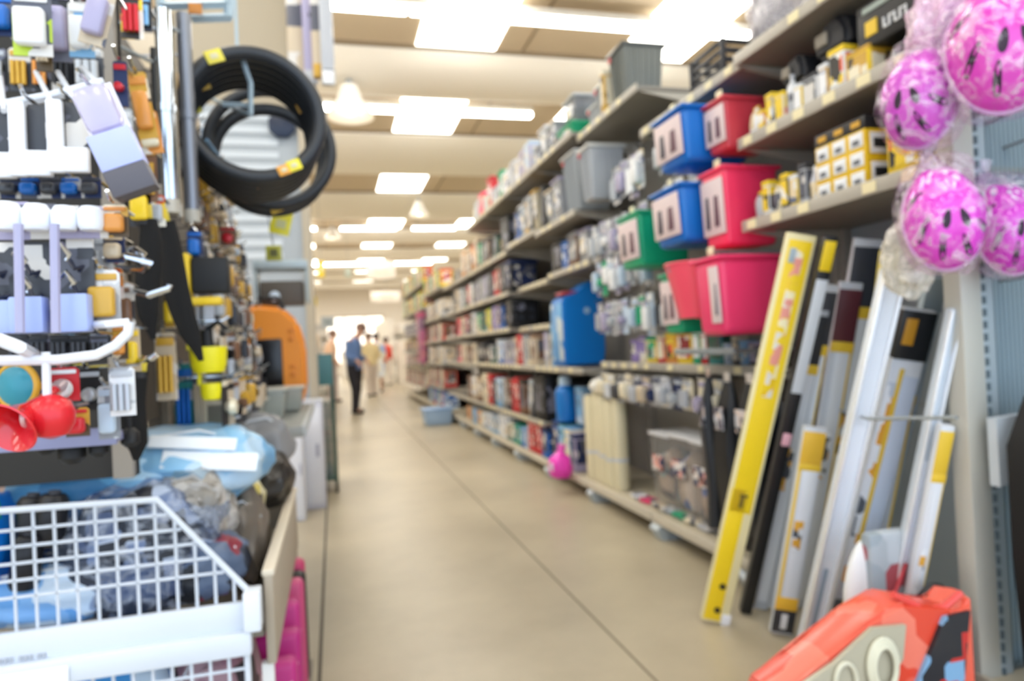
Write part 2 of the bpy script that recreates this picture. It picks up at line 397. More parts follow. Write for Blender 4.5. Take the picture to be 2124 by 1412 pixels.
def row(place, z, y, items, x=FX+.03, sgn=1, gap=.006, rz=-PI/2, ylim=None, end='near'):
    """items (kind, colour, w, d, h[, c2[, dx]]) set side by side along +Y from y, front faces on plane x"""
    cols = [(i[0], i[1]) for i in items]
    for n, it in enumerate(items):
        kd, c, wd, dp, h = it[:5]; c2 = it[5] if len(it) > 5 else None; dx = it[6] if len(it) > 6 else 0
        cy = y+wd/2; y += wd+gap
        if ylim and y > ylim: break
        same = cols.count((kd, c))
        d = DESC[kd]
        lab = '%s %s on %s' % (c, d, place)
        if same > 1:
            a = cols[n-1][1] if n else None; b = cols[n+1][1] if n+1 < len(cols) else None
            key = [(cols[m][0], cols[m][1], cols[m-1][1] if m else None, cols[m+1][1] if m+1 < len(cols) else None) for m in range(len(cols))]
            if key.count((kd, c, a, b)) == 1 and a and b: lab = '%s %s between %s and %s goods on %s' % (c, d, a, b, place)
            else: lab = '%s %s, %s from the %s end of %s' % (c, d, ORD[n], end, place)
            if len(lab.split()) > 16: lab = '%s %s, %s along %s' % (c, d, ORD[n], place)
        t = thing(KINDS[kd][0], lab, CAT[kd], (x+dp/2*(1 if rz < 0 else -1)+dx, cy, z+.002), rz + random.uniform(-.03, .03), 'goods on '+place)
        fill(t, kd, c, wd-.004, dp, h, c2, n)
def fill(t, kd, c, wd, dp, h, c2=None, seed=0):
    if kd == 'box': carton(t, wd, dp, h, c, c2)
    elif kd == 'bottle': bottle(t, wd/2, h, c, c2 or 'white', c2 or 'white')
    elif kd == 'can': can(t, wd/2, h, c, c2 or 'white')
    elif kd == 'tub': tub(t, wd, dp, h, c, c2)
    elif kd == 'bin': tub(t, wd, dp, h, c, c2 or 'light grey', True)
    elif kd == 'bag': bag(t, wd, dp, h, c, c2, seed)

# nearest bay (helmets), second bay (car care boxes)
perf = mprint(('#a9b6bd', '#9aa8b0', '#b4c0c6'), 60)
gondola('gondola_shelving', 'grey gondola bay at right edge behind hanging pink helmets', .62, 1.60, [], 2.9, 2.3, base=True, feet=(.9,), backm=mat('#93a5ae', .5))
gondola('gondola_shelving', 'gondola bay with yellow wiper boxes above the leaning packages', 1.64, 2.64, [(1.63, 0), (1.99, 0), (2.36, 0)], 2.9, 2.3, base=False, backm=mat('#a3afb8', .5))
gondola('gondola_shelving', 'gondola bay with pink and blue tubs beside yellow wiper boxes', 2.64, 3.67, [(.99, .12), (2.36, .04)], 2.62, 2.3, feet=(2.72, 3.66), backm=mat('#8d8a86', .6))
gondola('gondola_shelving', 'gondola bay with green holders beside the grey bins', 3.67, 4.70, [(.99, .14), (2.65, .04)], 2.62, 2.3, feet=(4.68,), backm=mat('#9a9690', .6))
gondola('gondola_shelving', 'gondola bay with the tall blue case under grey bins', 4.70, 5.73, [(2.70, 0), (2.12, 0), (1.75, .1), (.95, 0)], 2.95, 2.3, feet=(5.70,))
gondola('gondola_shelving', 'gondola bay between blue case and black boxes', 5.73, 6.76, [(2.70, 0), (2.16, 0), (1.72, .1), (1.32, .1), (.95, 0), (.46, 0)], 2.95, 2.3, feet=(6.74,))
SH3 = [(2.12, 0), (1.70, 0), (1.33, 0), (.95, 0), (.46, 0)]
gondola('gondola_shelving', 'six shelf gondola bay with black boxes, third beyond grey bins', 6.76, 7.80, [(2.70, 0)]+SH3, 2.95, 2.3, feet=(7.78,))
gondola('gondola_shelving', 'gondola bay right of the yellow canister, ninth of the run', 7.80, 8.83, [(2.70, 0)]+SH3, 2.95, 2.3, feet=(8.80,))
gondola('gondola_shelving', 'low gondola bay past the red jar end', 8.83, 9.86, SH3, 2.5, 2.3, feet=(9.84,))
gondola('gondola_shelving', 'last gondola bay before light blue tub', 9.86, 10.9, SH3, 2.5, 2.3, feet=(10.88,))
# the grey perforated post in front
t = thing('perforated_post', 'tall grey slotted steel post at right edge below pink helmets', 'post', (1.79, 1.6, 0))
part('post_body', MB().box((0, 0, 1.45), (.075, .06, 2.9), bev=.004), mat('#c2c0b6', .45, .1), t)
b = MB(); k = .1
while k < 2.85: b.box((.048, -.027, k), (.009, .008, .022)); k += .036
part('slots', b, mat('#5d6c74', .6), t, 'dark slots down the post')
part('side_plate', MB().box((.062, 0, 1.45), (.05, .05, 2.9), bev=.003), mat('#aebac0', .4, .2), t)
t = thing('slatted_panel', 'ribbed grey blue metal side panel right of slotted post', 'panel', (2.07, 1.66, 0))
b = MB().box((0, 0, 1.25), (.40, .015, 2.3))
for i in range(22): b.box((-.19+i*.018, -.01, 1.25), (.006, .008, 2.3))
part('panel_sheet', b, mat('#9fb0b8', .4, .2), t)
part('bottom_rail', MB().box((0, -.005, .06), (.4, .03, .08)), STEEL, t)
t = thing('plastic_bracket', 'pale grey moulded plastic panel at right edge above black case', 'panel', (1.90, 1.52, .6))
b = MB(); b.poly([(-.12, .28), (.2, .3), (.2, -.02), (.03, .2), (-.04, .16), (-.06, .1), (-.12, .09)], .03)
part('moulding', b, mat('#c3ccd4', .4), t)
t = thing('black_case', 'tall black plastic case at lower right edge of aisle', 'case', (1.84, 1.42, .115))
b = MB(); b.poly([(-.07, .1), (.14, .02), (.14, .86), (-.02, .83), (-.09, .7), (-.09, .4)], .07)
part('case_body', b, BLACK, t)
part('latch', MB().box((0.0, -.045, .74), (.03, .012, .04), bev=.004), mat('#6f93a8', .3), t)
t = thing('castor_wheel', 'black castor wheel on floor at bottom right corner', 'wheel', (1.98, 1.5, .06))
part('tyre', MB().torus((0, 0, 0), .045, .016, 'Y', 24, 8), BLACK, t)
part('hub', MB().cyl((0, -.012, 0), (0, .012, 0), .03), STEEL, t)

# ---- goods of the second bay
SH = 'lower wiper shelf'
def bx(label, c0, d, c, c2=None, rz=-PI/2, name='carton_box', cat='box', g=None, lid=True):
    t = thing(name, label, cat, c0, rz, g); carton(t, d[0], d[1], d[2], c, c2, lid); return t
# shelf z 1.63
row('the lower wiper shelf', 1.63, 2.18, [('bag', 'white', .06, .05, .15), ('box', 'light grey', .045, .05, .17, 'dark grey'), ('box', 'yellow', .05, .06, .14, 'white'), ('box', 'dark grey', .05, .06, .16, 'yellow'), ('bag', 'cream', .06, .06, .14, 'yellow'), ('box', 'white', .05, .05, .16, 'yellow'), ('bag', 'light grey', .06, .05, .13, 'yellow')], FX+.03)
# the large yellow carton with white picture squares
def picture_carton(label, loc, wd, dp, h, nx, nz, rz=-PI/2):
    t = thing('display_carton', label, 'box', loc, rz, 'yellow picture cartons')
    part('carton_body', MB().box((0, 0, h/2), (wd, dp, h), bev=.003), mat('#e9bf1f', .45), t)
    part('dark_header', MB().box((0, 0, h+.022), (wd, dp, .045), bev=.003), mat('#26262a', .4), t, 'black printed header')
    for i in range(nx): part('header_print', MB().box((-wd/2+(i+.5)*wd/nx, -dp/2-.002, h+.022), (wd/nx*.5, .003, .02)), mat('#d9a52a', .4), t)
    for i in range(nx):
        for j in range(nz):
            x, z = -wd/2+(i+.5)*wd/nx, h*(j+.5)/nz
            q = part('picture', MB().box((x, -dp/2-.002, z), (wd/nx*.74, .004, h/nz*.74), bev=.001), mat('#edf0f4', .4), t, 'white picture square')
            part('pictured_item', MB().box((x, -dp/2-.005, z-.008), (wd/nx*.36, .003, h/nz*.26), bev=.001), mat('#6c7078', .5), q)
    for j in range(2):
        z = h*(j+.5)/2
        for s in (1,):
            q = part('side_picture', MB().box((s*(wd/2+.002), 0, z), (.004, dp*.7, h*.36), bev=.001), mat('#e8ebf0', .4), t)
            part('pictured_item', MB().box((s*(wd/2+.005), 0, z), (.003, dp*.5, h*.16), bev=.001), mat('#24262c', .5), q)
picture_carton('large yellow carton with nine white pictures on the lower wiper shelf', (FX+.075, 2.05, 1.632), .25, .11, .2, 3, 3)
picture_carton('narrow yellow carton with six white pictures beside the larger one', (FX+.06, 2.245-.0, 1.632) if False else (FX+.2, 2.12, 1.632), .2, .1, .22, 2, 3)
bx('plain yellow carton partly behind the left hanging pink helmet', (FX+.1, 1.80, 1.632), (.12, .12, .19), 'yellow', 'yellow')
# shelf z 1.99
row('the middle wiper shelf', 1.99, 1.90, [('box', 'yellow', .11, .1, .12, 'gold'), ('box', 'white', .08, .08, .17, 'yellow'), ('box', 'gold', .05, .08, .14, 'white'), ('box', 'white', .08, .08, .13, 'dark grey'),
    ('box', 'yellow', .05, .08, .12, 'white'), ('bottle', 'white', .05, .05, .18, 'light grey'), ('box', 'cream', .06, .08, .13, 'yellow'), ('box', 'light grey', .05, .07, .15, 'yellow'), ('box', 'orange', .05, .07, .1, 'yellow'), ('bag', 'white', .07, .06, .14, 'gold')], FX+.03)
# dark pillows and black box above
def wedge(label, loc, wd, h, rz=-PI/2):
    t = thing('seat_cushion', label, 'cushion', loc, rz, 'black moulded cushions')
    b = MB(); b.poly([(-wd/2, 0), (wd/2, 0), (wd/2, h*.5), (wd*.25, h), (-wd*.2, h*.9), (-wd/2, h*.35)], .16)
    bmesh.ops.bevel(b.b, geom=list(b.b.edges), offset=.02, segments=3, affect='EDGES')
    part('cushion_body', b, mat('#202127', .5), t)
    part('side_trim', MB().box((-wd*.2, -.085, h*.45), (wd*.35, .012, h*.35), bev=.004), mat('#8d8578', .5), t, 'grey side patch')
wedge('black moulded cushion on middle wiper shelf nearest the black box', (FX+.16, 2.14, 2.18), .18, .14)
wedge('smaller black moulded cushion left of the other one', (FX+.16, 2.36, 2.15), .14, .12)
t = thing('carton_box', 'black box with yellow square and white lettering above middle shelf', 'box', (FX+.14, 1.84, 2.10), -PI/2)
part('carton_body', MB().box((0, 0, .075), (.24, .2, .15), bev=.004), mat('#17181c', .4), t)
part('yellow_square', MB().box((-.055, -.102, .06), (.05, .004, .05)), mat('#e8c22c', .4), t)
lt = MB()
for i, x in enumerate((0, .022, .044, .066, .088)):
    lt.box((x, -.102, .052), (.006, .004, .034)).box((x+.008, -.102, .052+(.014 if i % 2 else -.014)), (.012, .004, .006))
part('white_lettering', lt, mat('#eef0f2', .4), t)
part('top_stripe', MB().box((0, -.102, .125), (.18, .004, .02)), mat('#9aa79f', .4), t)
# things on the top shelf z 2.36
def crate(label, loc, d, c='#2b2c31', rz=-PI/2):
    t = thing('plastic_crate', label, 'crate', loc, rz, 'black slatted crates'); W, D, H = d
    part('crate_floor', MB().box((0, 0, .01), (W, D, .02)), mat(c, .5), t)
    for nm, s in (('side_wall', 1), ('side_wall', -1)):
        b = MB()
        for i in range(4): b.box((s*W/2, 0, .03+i*H/4), (.012, D, H/4*.55), bev=.002)
        part(nm, b, mat(c, .5), t)
        b = MB()
        for i in range(4): b.box((0, s*D/2, .03+i*H/4), (W, .012, H/4*.55), bev=.002)
        part('end_wall', b, mat(c, .5), t)
    for x in (-1, 1):
        for y in (-1, 1): part('corner_post', MB().box((x*W/2, y*D/2, H/2), (.022, .022, H), bev=.003), mat(c, .5), t)
crate('black slatted plastic crate on top shelf above the blue tubs', (FX+.2, 2.93, 2.36), (.28, .3, .17))
t = thing('wrapped_parcel', 'big shiny clear wrapped parcel on the highest right shelf', 'parcel', (FX+.22, 2.40, 2.37), -PI/2)
part('contents', MB().box((0, 0, .13), (.42, .3, .24), bev=.03), prn('light grey', 8), t)
part('plastic_wrap', MB().blob((0, 0, .16), (.56, .42, .38), .16, 2.5, 4, 3), BAGM, t)
t = thing('wrapped_parcel', 'grey wrapped parcel on highest right shelf near the helmets', 'parcel', (FX+.2, 1.90, 2.37), -PI/2)
part('contents', MB().box((0, 0, .1), (.34, .25, .18), bev=.03), prn('dark grey', 8), t)
part('plastic_wrap', MB().blob((0, 0, .12), (.46, .36, .28), .16, 2.5, 4, 8), BAGM, t)

# ---- hanging tubs of the third bay
def hang_tub(label, y0, y1, z0, z1, x0, c, tag='tub', x1=2.2, rnd=.02, lw=.86, lc=0):
    """bin hung on the pegboard: sides towards -Y (plain) and -X (printed panel)"""
    t = thing('hanging_tub', label, tag, ((x0+x1)/2, (y0+y1)/2, z0), 0, 'coloured tubs hung on the pegboard')
    W, D, H = x1-x0, y1-y0, z1-z0
    part('tub_body', MB().taper((0, 0, 0), (W, D, H), .9, .9, bev=rnd), mat(c, .35), t)
    part('rim', MB().box((0, 0, H-.004), (W+.024, D+.024, .018), bev=.007), mat(c, .35), t)
    q = MB().box((-W/2-.0, lc*D, H*.52), (.008, D*lw, H*.72), rot=Matrix.Rotation(-.045*W/.3, 3, 'Y'), bev=.002)
    pl = part('paper_wrap', q, mat('#e3cfcf', .5), t, 'pale printed paper wrap')
    part('printed_figures', MB().box((-W/2-.004, lc*D-D*lw*.2, H*.46), (.006, D*lw*.2, H*.4), bev=.002), mat('#6d4a56' if lw > .4 else '#6e6c78', .5), pl)
    if lw > .4: part('printed_figures', MB().box((-W/2-.004, lc*D+D*lw*.22, H*.46), (.006, D*lw*.16, H*.42), bev=.002), mat('#4d4650', .5), pl)
    part('hook', MB().tube([(W/2+.09, 0, H+.03), (0, 0, H+.03), (-W/2+.05, 0, H+.035), (-W/2+.045, 0, H+.055)], .004, 6), STEEL, t)
    part('price_tag', MB().box((-W/2+.03, 0, H+.035), (.004, .05, .036), bev=.002), mat('#efe6c0', .5), t)
    return t
hang_tub('upper blue tub with pale printed wrap hanging under the black crate', 2.84, 3.14, 1.97, 2.23, 1.615, '#0670cc', x1=1.98, rnd=.03)
hang_tub('lower blue tub with pale printed wrap hanging below its twin', 2.90, 3.20, 1.60, 1.88, 1.615, '#0670cc', x1=1.98, rnd=.03)
hang_tub('red rimmed tub with white printed wrap beside the middle wiper shelf', 2.665, 2.83, 1.98, 2.21, 1.72, '#d0404e', x1=1.98, lw=.95)
hang_tub('tall pink tub ending against the lower wiper shelf', 2.665, 2.86, 1.55, 1.90, 1.70, '#fa3a66', x1=1.98, lw=.9)
hang_tub('broad bright pink tub hanging beside top of yellow leaning pack', 2.575, 2.80, 1.15, 1.49, 1.60, '#f63c72', x1=1.92, rnd=.035, lw=.32, lc=-.3)
t = thing('hanging_bucket', 'round coral pink bucket hanging left of the broad pink tub', 'tub', (1.70, 2.955, 1.24), 0, 'coloured tubs hung on the pegboard')
part('bucket_body', MB().lathe([(.08, 0), (.135, .24), (.14, .26), (.13, .26), (.078, .012)], 28, close=False), mat('#fb5a70', .3), t)
part('rim', MB().torus((0, 0, .26), .138, .007, 'Z', 32, 8), mat('#fb5a70', .3), t)
part('handle', MB().tube([(math.cos(a)*.138, 0, .255-math.sin(a)*.1) for a in [PI*i/12 for i in range(13)]], .004, 6), STEEL, t)
hang_tub('green tub with printed wrap hanging far left under grey bin', 3.45, 3.74, 1.56, 1.86, 1.66, '#12a878', x1=1.98)
hang_tub('slim green tub with printed wrap hanging left of pink bucket', 3.02, 3.2, 1.17, 1.47, 1.64, '#10a070', x1=1.96)
# printed packs hanging on pegs: helper for any pegboard facing -X or +X
def peg_pack(label, loc, wd, h, dp, c, c2, rz=-PI/2, g=None, style=0, share=False, cat='pack', peg=.0):
    """hung card pack: loc is top centre; face towards local -Y"""
    t = thing('hanging_pack', label, cat, loc, rz, g, share=share)
    k = (round(wd, 2), round(h, 2), round(dp, 2), c, c2, style)
    def fc():
        b = MB(); r = wd*.12
        b.poly([(-wd/2, -h), (wd/2, -h), (wd/2, -r), (wd/2-r, 0), (-wd/2+r, 0), (-wd/2, -r)], .003)
        return b.mesh('backing_card', prn(c, 26) if style != 2 else mat(PAL[c], .5))
    link('backing_card', cached(('kc',)+k, fc), t)
    if style == 0:
        f = lambda: MB().box((0, -dp/2-.001, -h*.6), (wd*.78, dp, h*.56), bev=min(dp, wd)*.3, seg=3).mesh('blister', mat(PAL[c2], .25))
    elif style == 1:
        def f():
            b = MB()
            for i in range(3): b.cyl((-wd*.25+i*wd*.25, -dp*.5, -h*.88), (-wd*.25+i*wd*.25, -dp*.5, -h*.34), min(dp*.45, wd*.12), seg=10)
            return b.mesh('blister', mat(PAL[c2], .3, .3))
    else:
        f = lambda: MB().lathe([(wd*.16, 0), (wd*.36, dp*.5), (wd*.3, dp), (wd*.1, dp*1.1)], 18, Matrix.Translation((0, 0, -h*.62)) @ Matrix.Rotation(PI/2, 4, 'X')).mesh('blister', mat(PAL[c2], .25, .2))
    link('blister', cached(('kb',)+k, f), t)
    link('header_strip', cached(('kh',)+k, lambda: MB().box((0, -.003, -h*.13), (wd*.84, .004, h*.12), bev=.001).mesh('header_strip', mat(PAL[c2], .4))), t)
    if peg: link('peg_hook', cached(('pg', round(peg, 2)), lambda: MB().tube([(0, peg, 0.004), (0, -.02, .004), (0, -.035, .014)], .003, 6).mesh('peg_hook', CHROME)), t)
    return t
CN = ['white', 'light grey', 'clear', 'lavender', 'pale blue', 'beige', 'dark grey', 'silver', 'cream']
def peg_rows(place, X, ys, zs, cols, wd, h, dp, jig=.0, style=None, rz=-PI/2, peg=.3, xs=None, g=None, rowname=None):
    g = g or 'packs hanging on '+place
    for zi, z in enumerate(zs):
        for yi, y in enumerate(ys):
            c = random.choice(cols); c2 = random.choice(cols)
            rn = (rowname or ['top row', 'second row', 'third row', 'fourth row', 'fifth row', 'sixth row', 'seventh row'])[zi]
            xx = xs(zi, yi) if xs else X
            peg_pack('%s card pack, %s along %s of %s' % (c, ORD[yi], rn, place), (xx+random.uniform(-jig, jig), y+random.uniform(-jig, jig), z+random.uniform(-jig, jig)),
                     wd*random.uniform(.85, 1.1), h*random.uniform(.8, 1.05), dp, c, c2, rz, g, random.choice((0, 0, 1, 2)) if style is None else style, peg=peg)
# clear and grey packs left of the tubs (bay 3.67-4.70)
peg_rows('the upper grey hook wall', 1.86, [3.80+i*.13 for i in range(4)], [2.30], ['light grey', 'silver', 'clear', 'white', 'lavender', 'pale blue'], .12, .28, .05, .01)
peg_rows('the middle grey hook wall', 1.86, [3.80+i*.13 for i in range(7)], [1.98], ['light grey', 'silver', 'clear', 'white', 'lavender', 'pale blue'], .12, .28, .05, .01)
peg_rows('lower grey hook wall', 1.86, [3.76+i*.115 for i in range(8)], [1.72, 1.42], ['lavender', 'silver', 'pale blue', 'clear', 'green', 'light grey', 'white'], .1, .25, .05, .01)
peg_rows('hook wall above coloured boxes', 1.88, [3.26+i*.1 for i in range(5)], [1.42], ['lavender', 'silver', 'red', 'clear', 'light grey', 'dark grey'], .09, .24, .05, .01)
peg_rows('grey panel behind the blue tubs', 1.90, [3.26, 3.40, 3.56], [2.32, 2.04], ['silver', 'light grey', 'white'], .12, .25, .05, .01)
row('the counter height shelf', .99, 2.68, [('box', 'dark grey', .1, .06, .1, 'silver'), ('box', 'black', .09, .06, .12, 'lavender'), ('box', 'light blue', .07, .06, .13), ('box', 'dark grey', .06, .06, .15, 'cream'), ('box', 'pale blue', .07, .06, .12), ('box', 'teal', .14, .06, .19, 'dark green'),
    ('box', 'red', .07, .06, .19, 'white'), ('box', 'green', .08, .06, .2, 'white'), ('box', 'yellow', .17, .06, .2, 'red'), ('box', 'orange', .14, .06, .19, 'yellow'), ('box', 'red', .1, .06, .18, 'cream'), ('box', 'yellow', .14, .06, .17, 'green'), ('box', 'cream', .1, .06, .18, 'violet'), ('box', 'violet', .12, .06, .16)], FX+.16)
t = thing('wire_shelf', 'short grey shelf under the pink bucket and green tubs', 'shelf', (1.9, 2.92, 1.075))
part('shelf_board', MB().box((0, 0, 0), (.4, .52, .014), bev=.003), mat('#6f6e6c', .5), t)
part('front_rail', MB().box((-.2, 0, .004), (.012, .54, .03), bev=.004), STEEL, t)
# hanging row under that shelf
peg_rows('the shelf over the floor deck', 1.84, [3.05+i*.13 for i in range(12)], [.93], ['lavender', 'lavender', 'silver', 'beige', 'cream', 'navy', 'light grey', 'white', 'dark grey'], .12, .2, .06, .01, rowname=['under side'])
# clear zip bags with lids standing on the base deck
def zip_bag(label, loc, wd, dp, h, cols, seed=0):
    t = thing('clear_storage_bag', label, 'bag', loc, -PI/2, 'clear bags with folded goods on floor deck')
    part('bag_film', MB().taper((0, 0, 0), (wd, dp, h), .92, .92, bev=.03), mclear('#f4f1ee', .86, .15), t)
    part('folded_goods', MB().blob((0, 0, h*.4), (wd*.86, dp*.86, h*.8), .12, 2.5, 3, seed), mprint(cols, 8), t)
    part('zip_top', MB().box((0, 0, h), (wd*1.02, dp*1.02, .025), bev=.01), mat('#dfe0e4', .35), t)
    part('card_label', MB().box((0, -dp/2-.004, h*.62), (wd*.6, .004, h*.22), bev=.001), mprint(('#e9aaa0', '#26355f', '#e8e4e2', '#7a5048'), 30), t)
zip_bag('clear zip bag of blue and brown cloth nearest the black hanging bags', (1.95, 3.20, .135), .25, .26, .46, ('#a58f82', '#4a72c4', '#c0b0a4', '#b09a8c'), 1)
zip_bag('clear zip bag with white lid in middle of the floor deck', (1.97, 3.48, .135), .25, .26, .46, ('#9a8a7c', '#b8a89a', '#4a68a8', '#d8ccc2'), 2)
zip_bag('clear zip bag with dark blue patch beside the cream rolls', (1.99, 3.76, .135), .25, .26, .44, ('#5a5a62', '#26355f', '#b8a89a', '#8fb4c4'), 3)
# flat blister packs lying on the deck
for i, (y, x, c, c2, zz) in enumerate([(3.10, 1.83, 'black', 'dark grey', 0), (3.22, 1.82, 'light grey', 'clear', 0), (3.36, 1.82, 'cream', 'lavender', 0), (3.50, 1.82, 'green', 'black', 0), (3.64, 1.82, 'silver', 'white', 0), (3.78, 1.82, 'beige', 'dark grey', 0), (3.92, 1.82, 'pink', 'white', 0), (4.06, 1.82, 'white', 'navy', 0)]):
    tt = thing('flat_pack', '%s flat packet lying on the deck edge, %s from the near end' % (c, ORD[i]), 'packet', (x+.04, y, .136), -PI/2+random.uniform(-.4, .4), 'flat packets lying on the floor deck')
    part('packet_body', MB().box((0, 0, .013), (.11, .08, .025), bev=.008), prn(c, 30), tt)
    part('packet_seal', MB().box((0, .055, .006), (.1, .03, .004), bev=.001), mat(PAL[c2], .4), tt)
t = thing('black_tray', 'black plastic tray on floor deck behind yellow leaning pack', 'tray', (1.95, 2.92, .135), -PI/2)
part('tray_body', MB().taper((0, 0, 0), (.3, .26, .09), .9, .9, bev=.015), mat('#1b1c20', .4), t)
part('tray_rim', MB().box((0, 0, .09), (.32, .28, .012), bev=.004), mat('#2a2c30', .3), t)
# long black garment style bags hanging
def long_bag(label, loc, wd, dp, h, c, seed, c2='#e6dcd2', rz=-PI/2, g='long dark bags hanging from the shelf'):
    t = thing('hanging_long_bag', label, 'bag', loc, rz, g)
    b = MB(); N = 9
    for i in range(N):
        pass
    vs = []
    seg = 14
    for i in range(N+1):
        f = i/N; ww = wd*(.35+.65*min(1, f*5))*(1+.08*math.sin(f*9+seed)); dd = dp*(.3+.7*min(1, f*4))*(1+.12*math.sin(f*7+seed*2))
        vs.append([b.b.verts.new((ww/2*math.copysign(abs(math.cos(2*PI*k/seg))**.7, math.cos(2*PI*k/seg))+.01*math.sin(f*6+seed), dd/2*math.sin(2*PI*k/seg)*(1+.15*math.sin(k*2.1+seed)), -h*f)) for k in range(seg)])
    for a, q in zip(vs, vs[1:]):
        for k in range(seg): b.b.faces.new((a[k], a[(k+1) % seg], q[(k+1) % seg], q[k]))
    b.b.faces.new(vs[0]); b.b.faces.new(vs[-1][::-1])
    part('bag_body', b, mat(c, .45, bump=.4, scale=20), t)
    part('hanger_tab', MB().box((0, 0, .02), (wd*.3, .006, .05), bev=.002), mat(c2, .5), t)
    part('paper_band', MB().box((0, -dp*.56, -h*.25), (wd*.5, .006, h*.16), bev=.002), mprint(('#c7c9d2', '#6a6470', '#2a2c3a', '#d8c8c0'), 30), t)
long_bag('long black bag hanging from the shelf closest to yellow leaning pack', (1.80, 2.70, .93), .16, .10, .68, '#101218', 1)
long_bag('long black bag hanging between two others beside yellow leaning pack', (1.80, 2.88, .93), .16, .10, .68, '#0e1016', 2)
long_bag('long charcoal bag hanging beside the clear zip bags', (1.79, 3.03, .95), .09, .08, .74, '#24262b', 3, '#e8cdbc')
long_bag('long navy black bag behind the three hanging bags', (1.95, 2.78, .93), .3, .08, .68, '#161b26', 4)
# cream rolls standing at the far end of that deck
for i, (y, x, h, r) in enumerate([(4.83, 1.86, .62, .055), (4.70, 1.87, .66, .05), (4.58, 1.86, .63, .05), (4.46, 1.86, .6, .05), (4.34, 1.87, .64, .05), (4.76, 1.98, .68, .05)]):
    tt = thing('fabric_roll', 'cream fabric roll in plastic, %s of the standing cluster on floor deck' % ['farthest front', 'second farthest front', 'middle front', 'second nearest front', 'nearest front', 'rear'][i], 'roll', (x, y, .133), 0, 'cream fabric rolls')
    part('roll_body', MB().lathe([(r*.95, 0), (r, .02), (r*1.03, h*.5), (r, h-.02), (r*.8, h)], 18), mat('#e3d9b8', .6, bump=.4, scale=14), tt)
    part('core', MB().cyl((0, 0, h-.01), (0, 0, h+.006), r*.35), mat('#8d7f68', .7), tt)
    part('tie_band', MB().lathe([(r*1.06, h*.3), (r*1.06, h*.34)], 18, close=False), mat('#cfd2d6', .4), tt)
t = thing('round_cushion', 'white round cap of foam resting on the cream rolls', 'foam', (1.88, 4.62, .83), 0)
part('foam_body', MB().blob((0, 0, 0), (.2, .22, .12), .06, 2, 3, 2), mat('#e7e6e0', .6), t)
part('strap', MB().torus((0, 0, 0), .1, .005, 'X', 24, 6), mat('#c9ccd0', .5), t)
t = thing('small_bag', 'bright magenta plastic bag hanging over the floor deck edge', 'bag', (1.655, 5.02, .10), 0)
part('bag_body', MB().blob((0, 0, .1), (.17, .2, .22), .2, 2, 3, 4), mat('#ee3fc0', .3, bump=.4), t)
part('bag_neck', MB().cyl((0, 0, .18), (.02, .0, .27), .02, .035), mat('#f56ad0', .35), t)
part('white_label', MB().box((-.082, -.03, .11), (.006, .07, .06), bev=.002), mat('#e7d9ef', .4), t)

# ---- bay with the tall blue case and grey bins
row('the high shelf over the blue case', 2.70, 4.74, [('tub', 'green', .34, .32, .085)], FX+.02)
row('top of the green tub', 2.80, 4.76, [('bin', 'grey', .27, .25, .2, 'light grey')], FX+.06)
row('the high shelf past the green tub', 2.70, 5.14, [('bin', 'light grey', .24, .25, .22), ('bin', 'clear', .2, .25, .26, 'white'), ('bin', 'silver', .16, .2, .16)], FX+.03)
def tall_bin(label, loc, wd, dp, h, c='#8f9496', lidc='#c9ccc8', g='ribbed grey bins', rz=-PI/2):
    t = thing('ribbed_bin', label, 'bin', loc, rz, g)
    b = MB(); b.taper((0, 0, 0), (wd, dp, h), .82, .82, bev=.015)
    part('bin_body', b, mat(c, .35), t)
    r = MB()
    for i in range(7):
        x = -wd*.38+i*wd*.127
        r.cyl((x*.86, -dp*.42, .02), (x, -dp*.505, h*.94), .006, seg=6)
    for i in range(6):
        y = -dp*.38+i*dp*.15
        r.cyl((wd*.42, y*.86, .02), (wd*.505, y, h*.94), .006, seg=6)
    part('ribs', r, mat(c, .3), t)
    part('bin_rim', MB().box((0, 0, h), (wd+.03, dp+.03, .025), bev=.01), mat(lidc, .35), t)
    part('red_sticker', MB().box((-wd*.3, -dp/2-.012, h*.9), (.035, .004, .03)), mat('#d8484c', .4), t)
tall_bin('dark ribbed bin standing highest above the hook wall', (1.97, 4.02, 2.65), .24, .28, .35, '#6f726c', '#5d5f5c')
tall_bin('ribbed grey bin on high board left of the dark one', (1.97, 4.32, 2.65), .2, .26, .24, '#a4a7a8')
tall_bin('small ribbed grey bin left end of the high board', (1.99, 4.55, 2.65), .16, .24, .17, '#b6b9b9')
bx('yellow topped narrow carton beside the dark ribbed bin', (1.9, 4.2-.0, 2.65), (.05, .2, .3), 'gold', 'cream')
tall_bin('large ribbed grey bin with lid right under the high shelf', (1.94, 4.88, 2.14), .3, .3, .43, '#9da3a8', '#b9bdbd')
tall_bin('ribbed bin hung at front of the grey hook wall', (1.86, 4.40, 2.12), .2, .26, .36, '#a9adb2', '#cfcfca')
row('the shelf below the ribbed bin', 2.12, 5.10, [('bin', 'light grey', .22, .25, .34, 'lavender'), ('bin', 'clear', .18, .25, .3, 'beige'), ('box', 'black', .12, .2, .38)], FX+.03)
row('the short shelf over the blue case', 1.75, 4.78, [('bin', 'light grey', .25, .2, .25, 'lavender'), ('box', 'brown', .2, .2, .28, 'grey'), ('box', 'blue', .16, .22, .24), ('box', 'black', .25, .22, .26)], FX+.12)
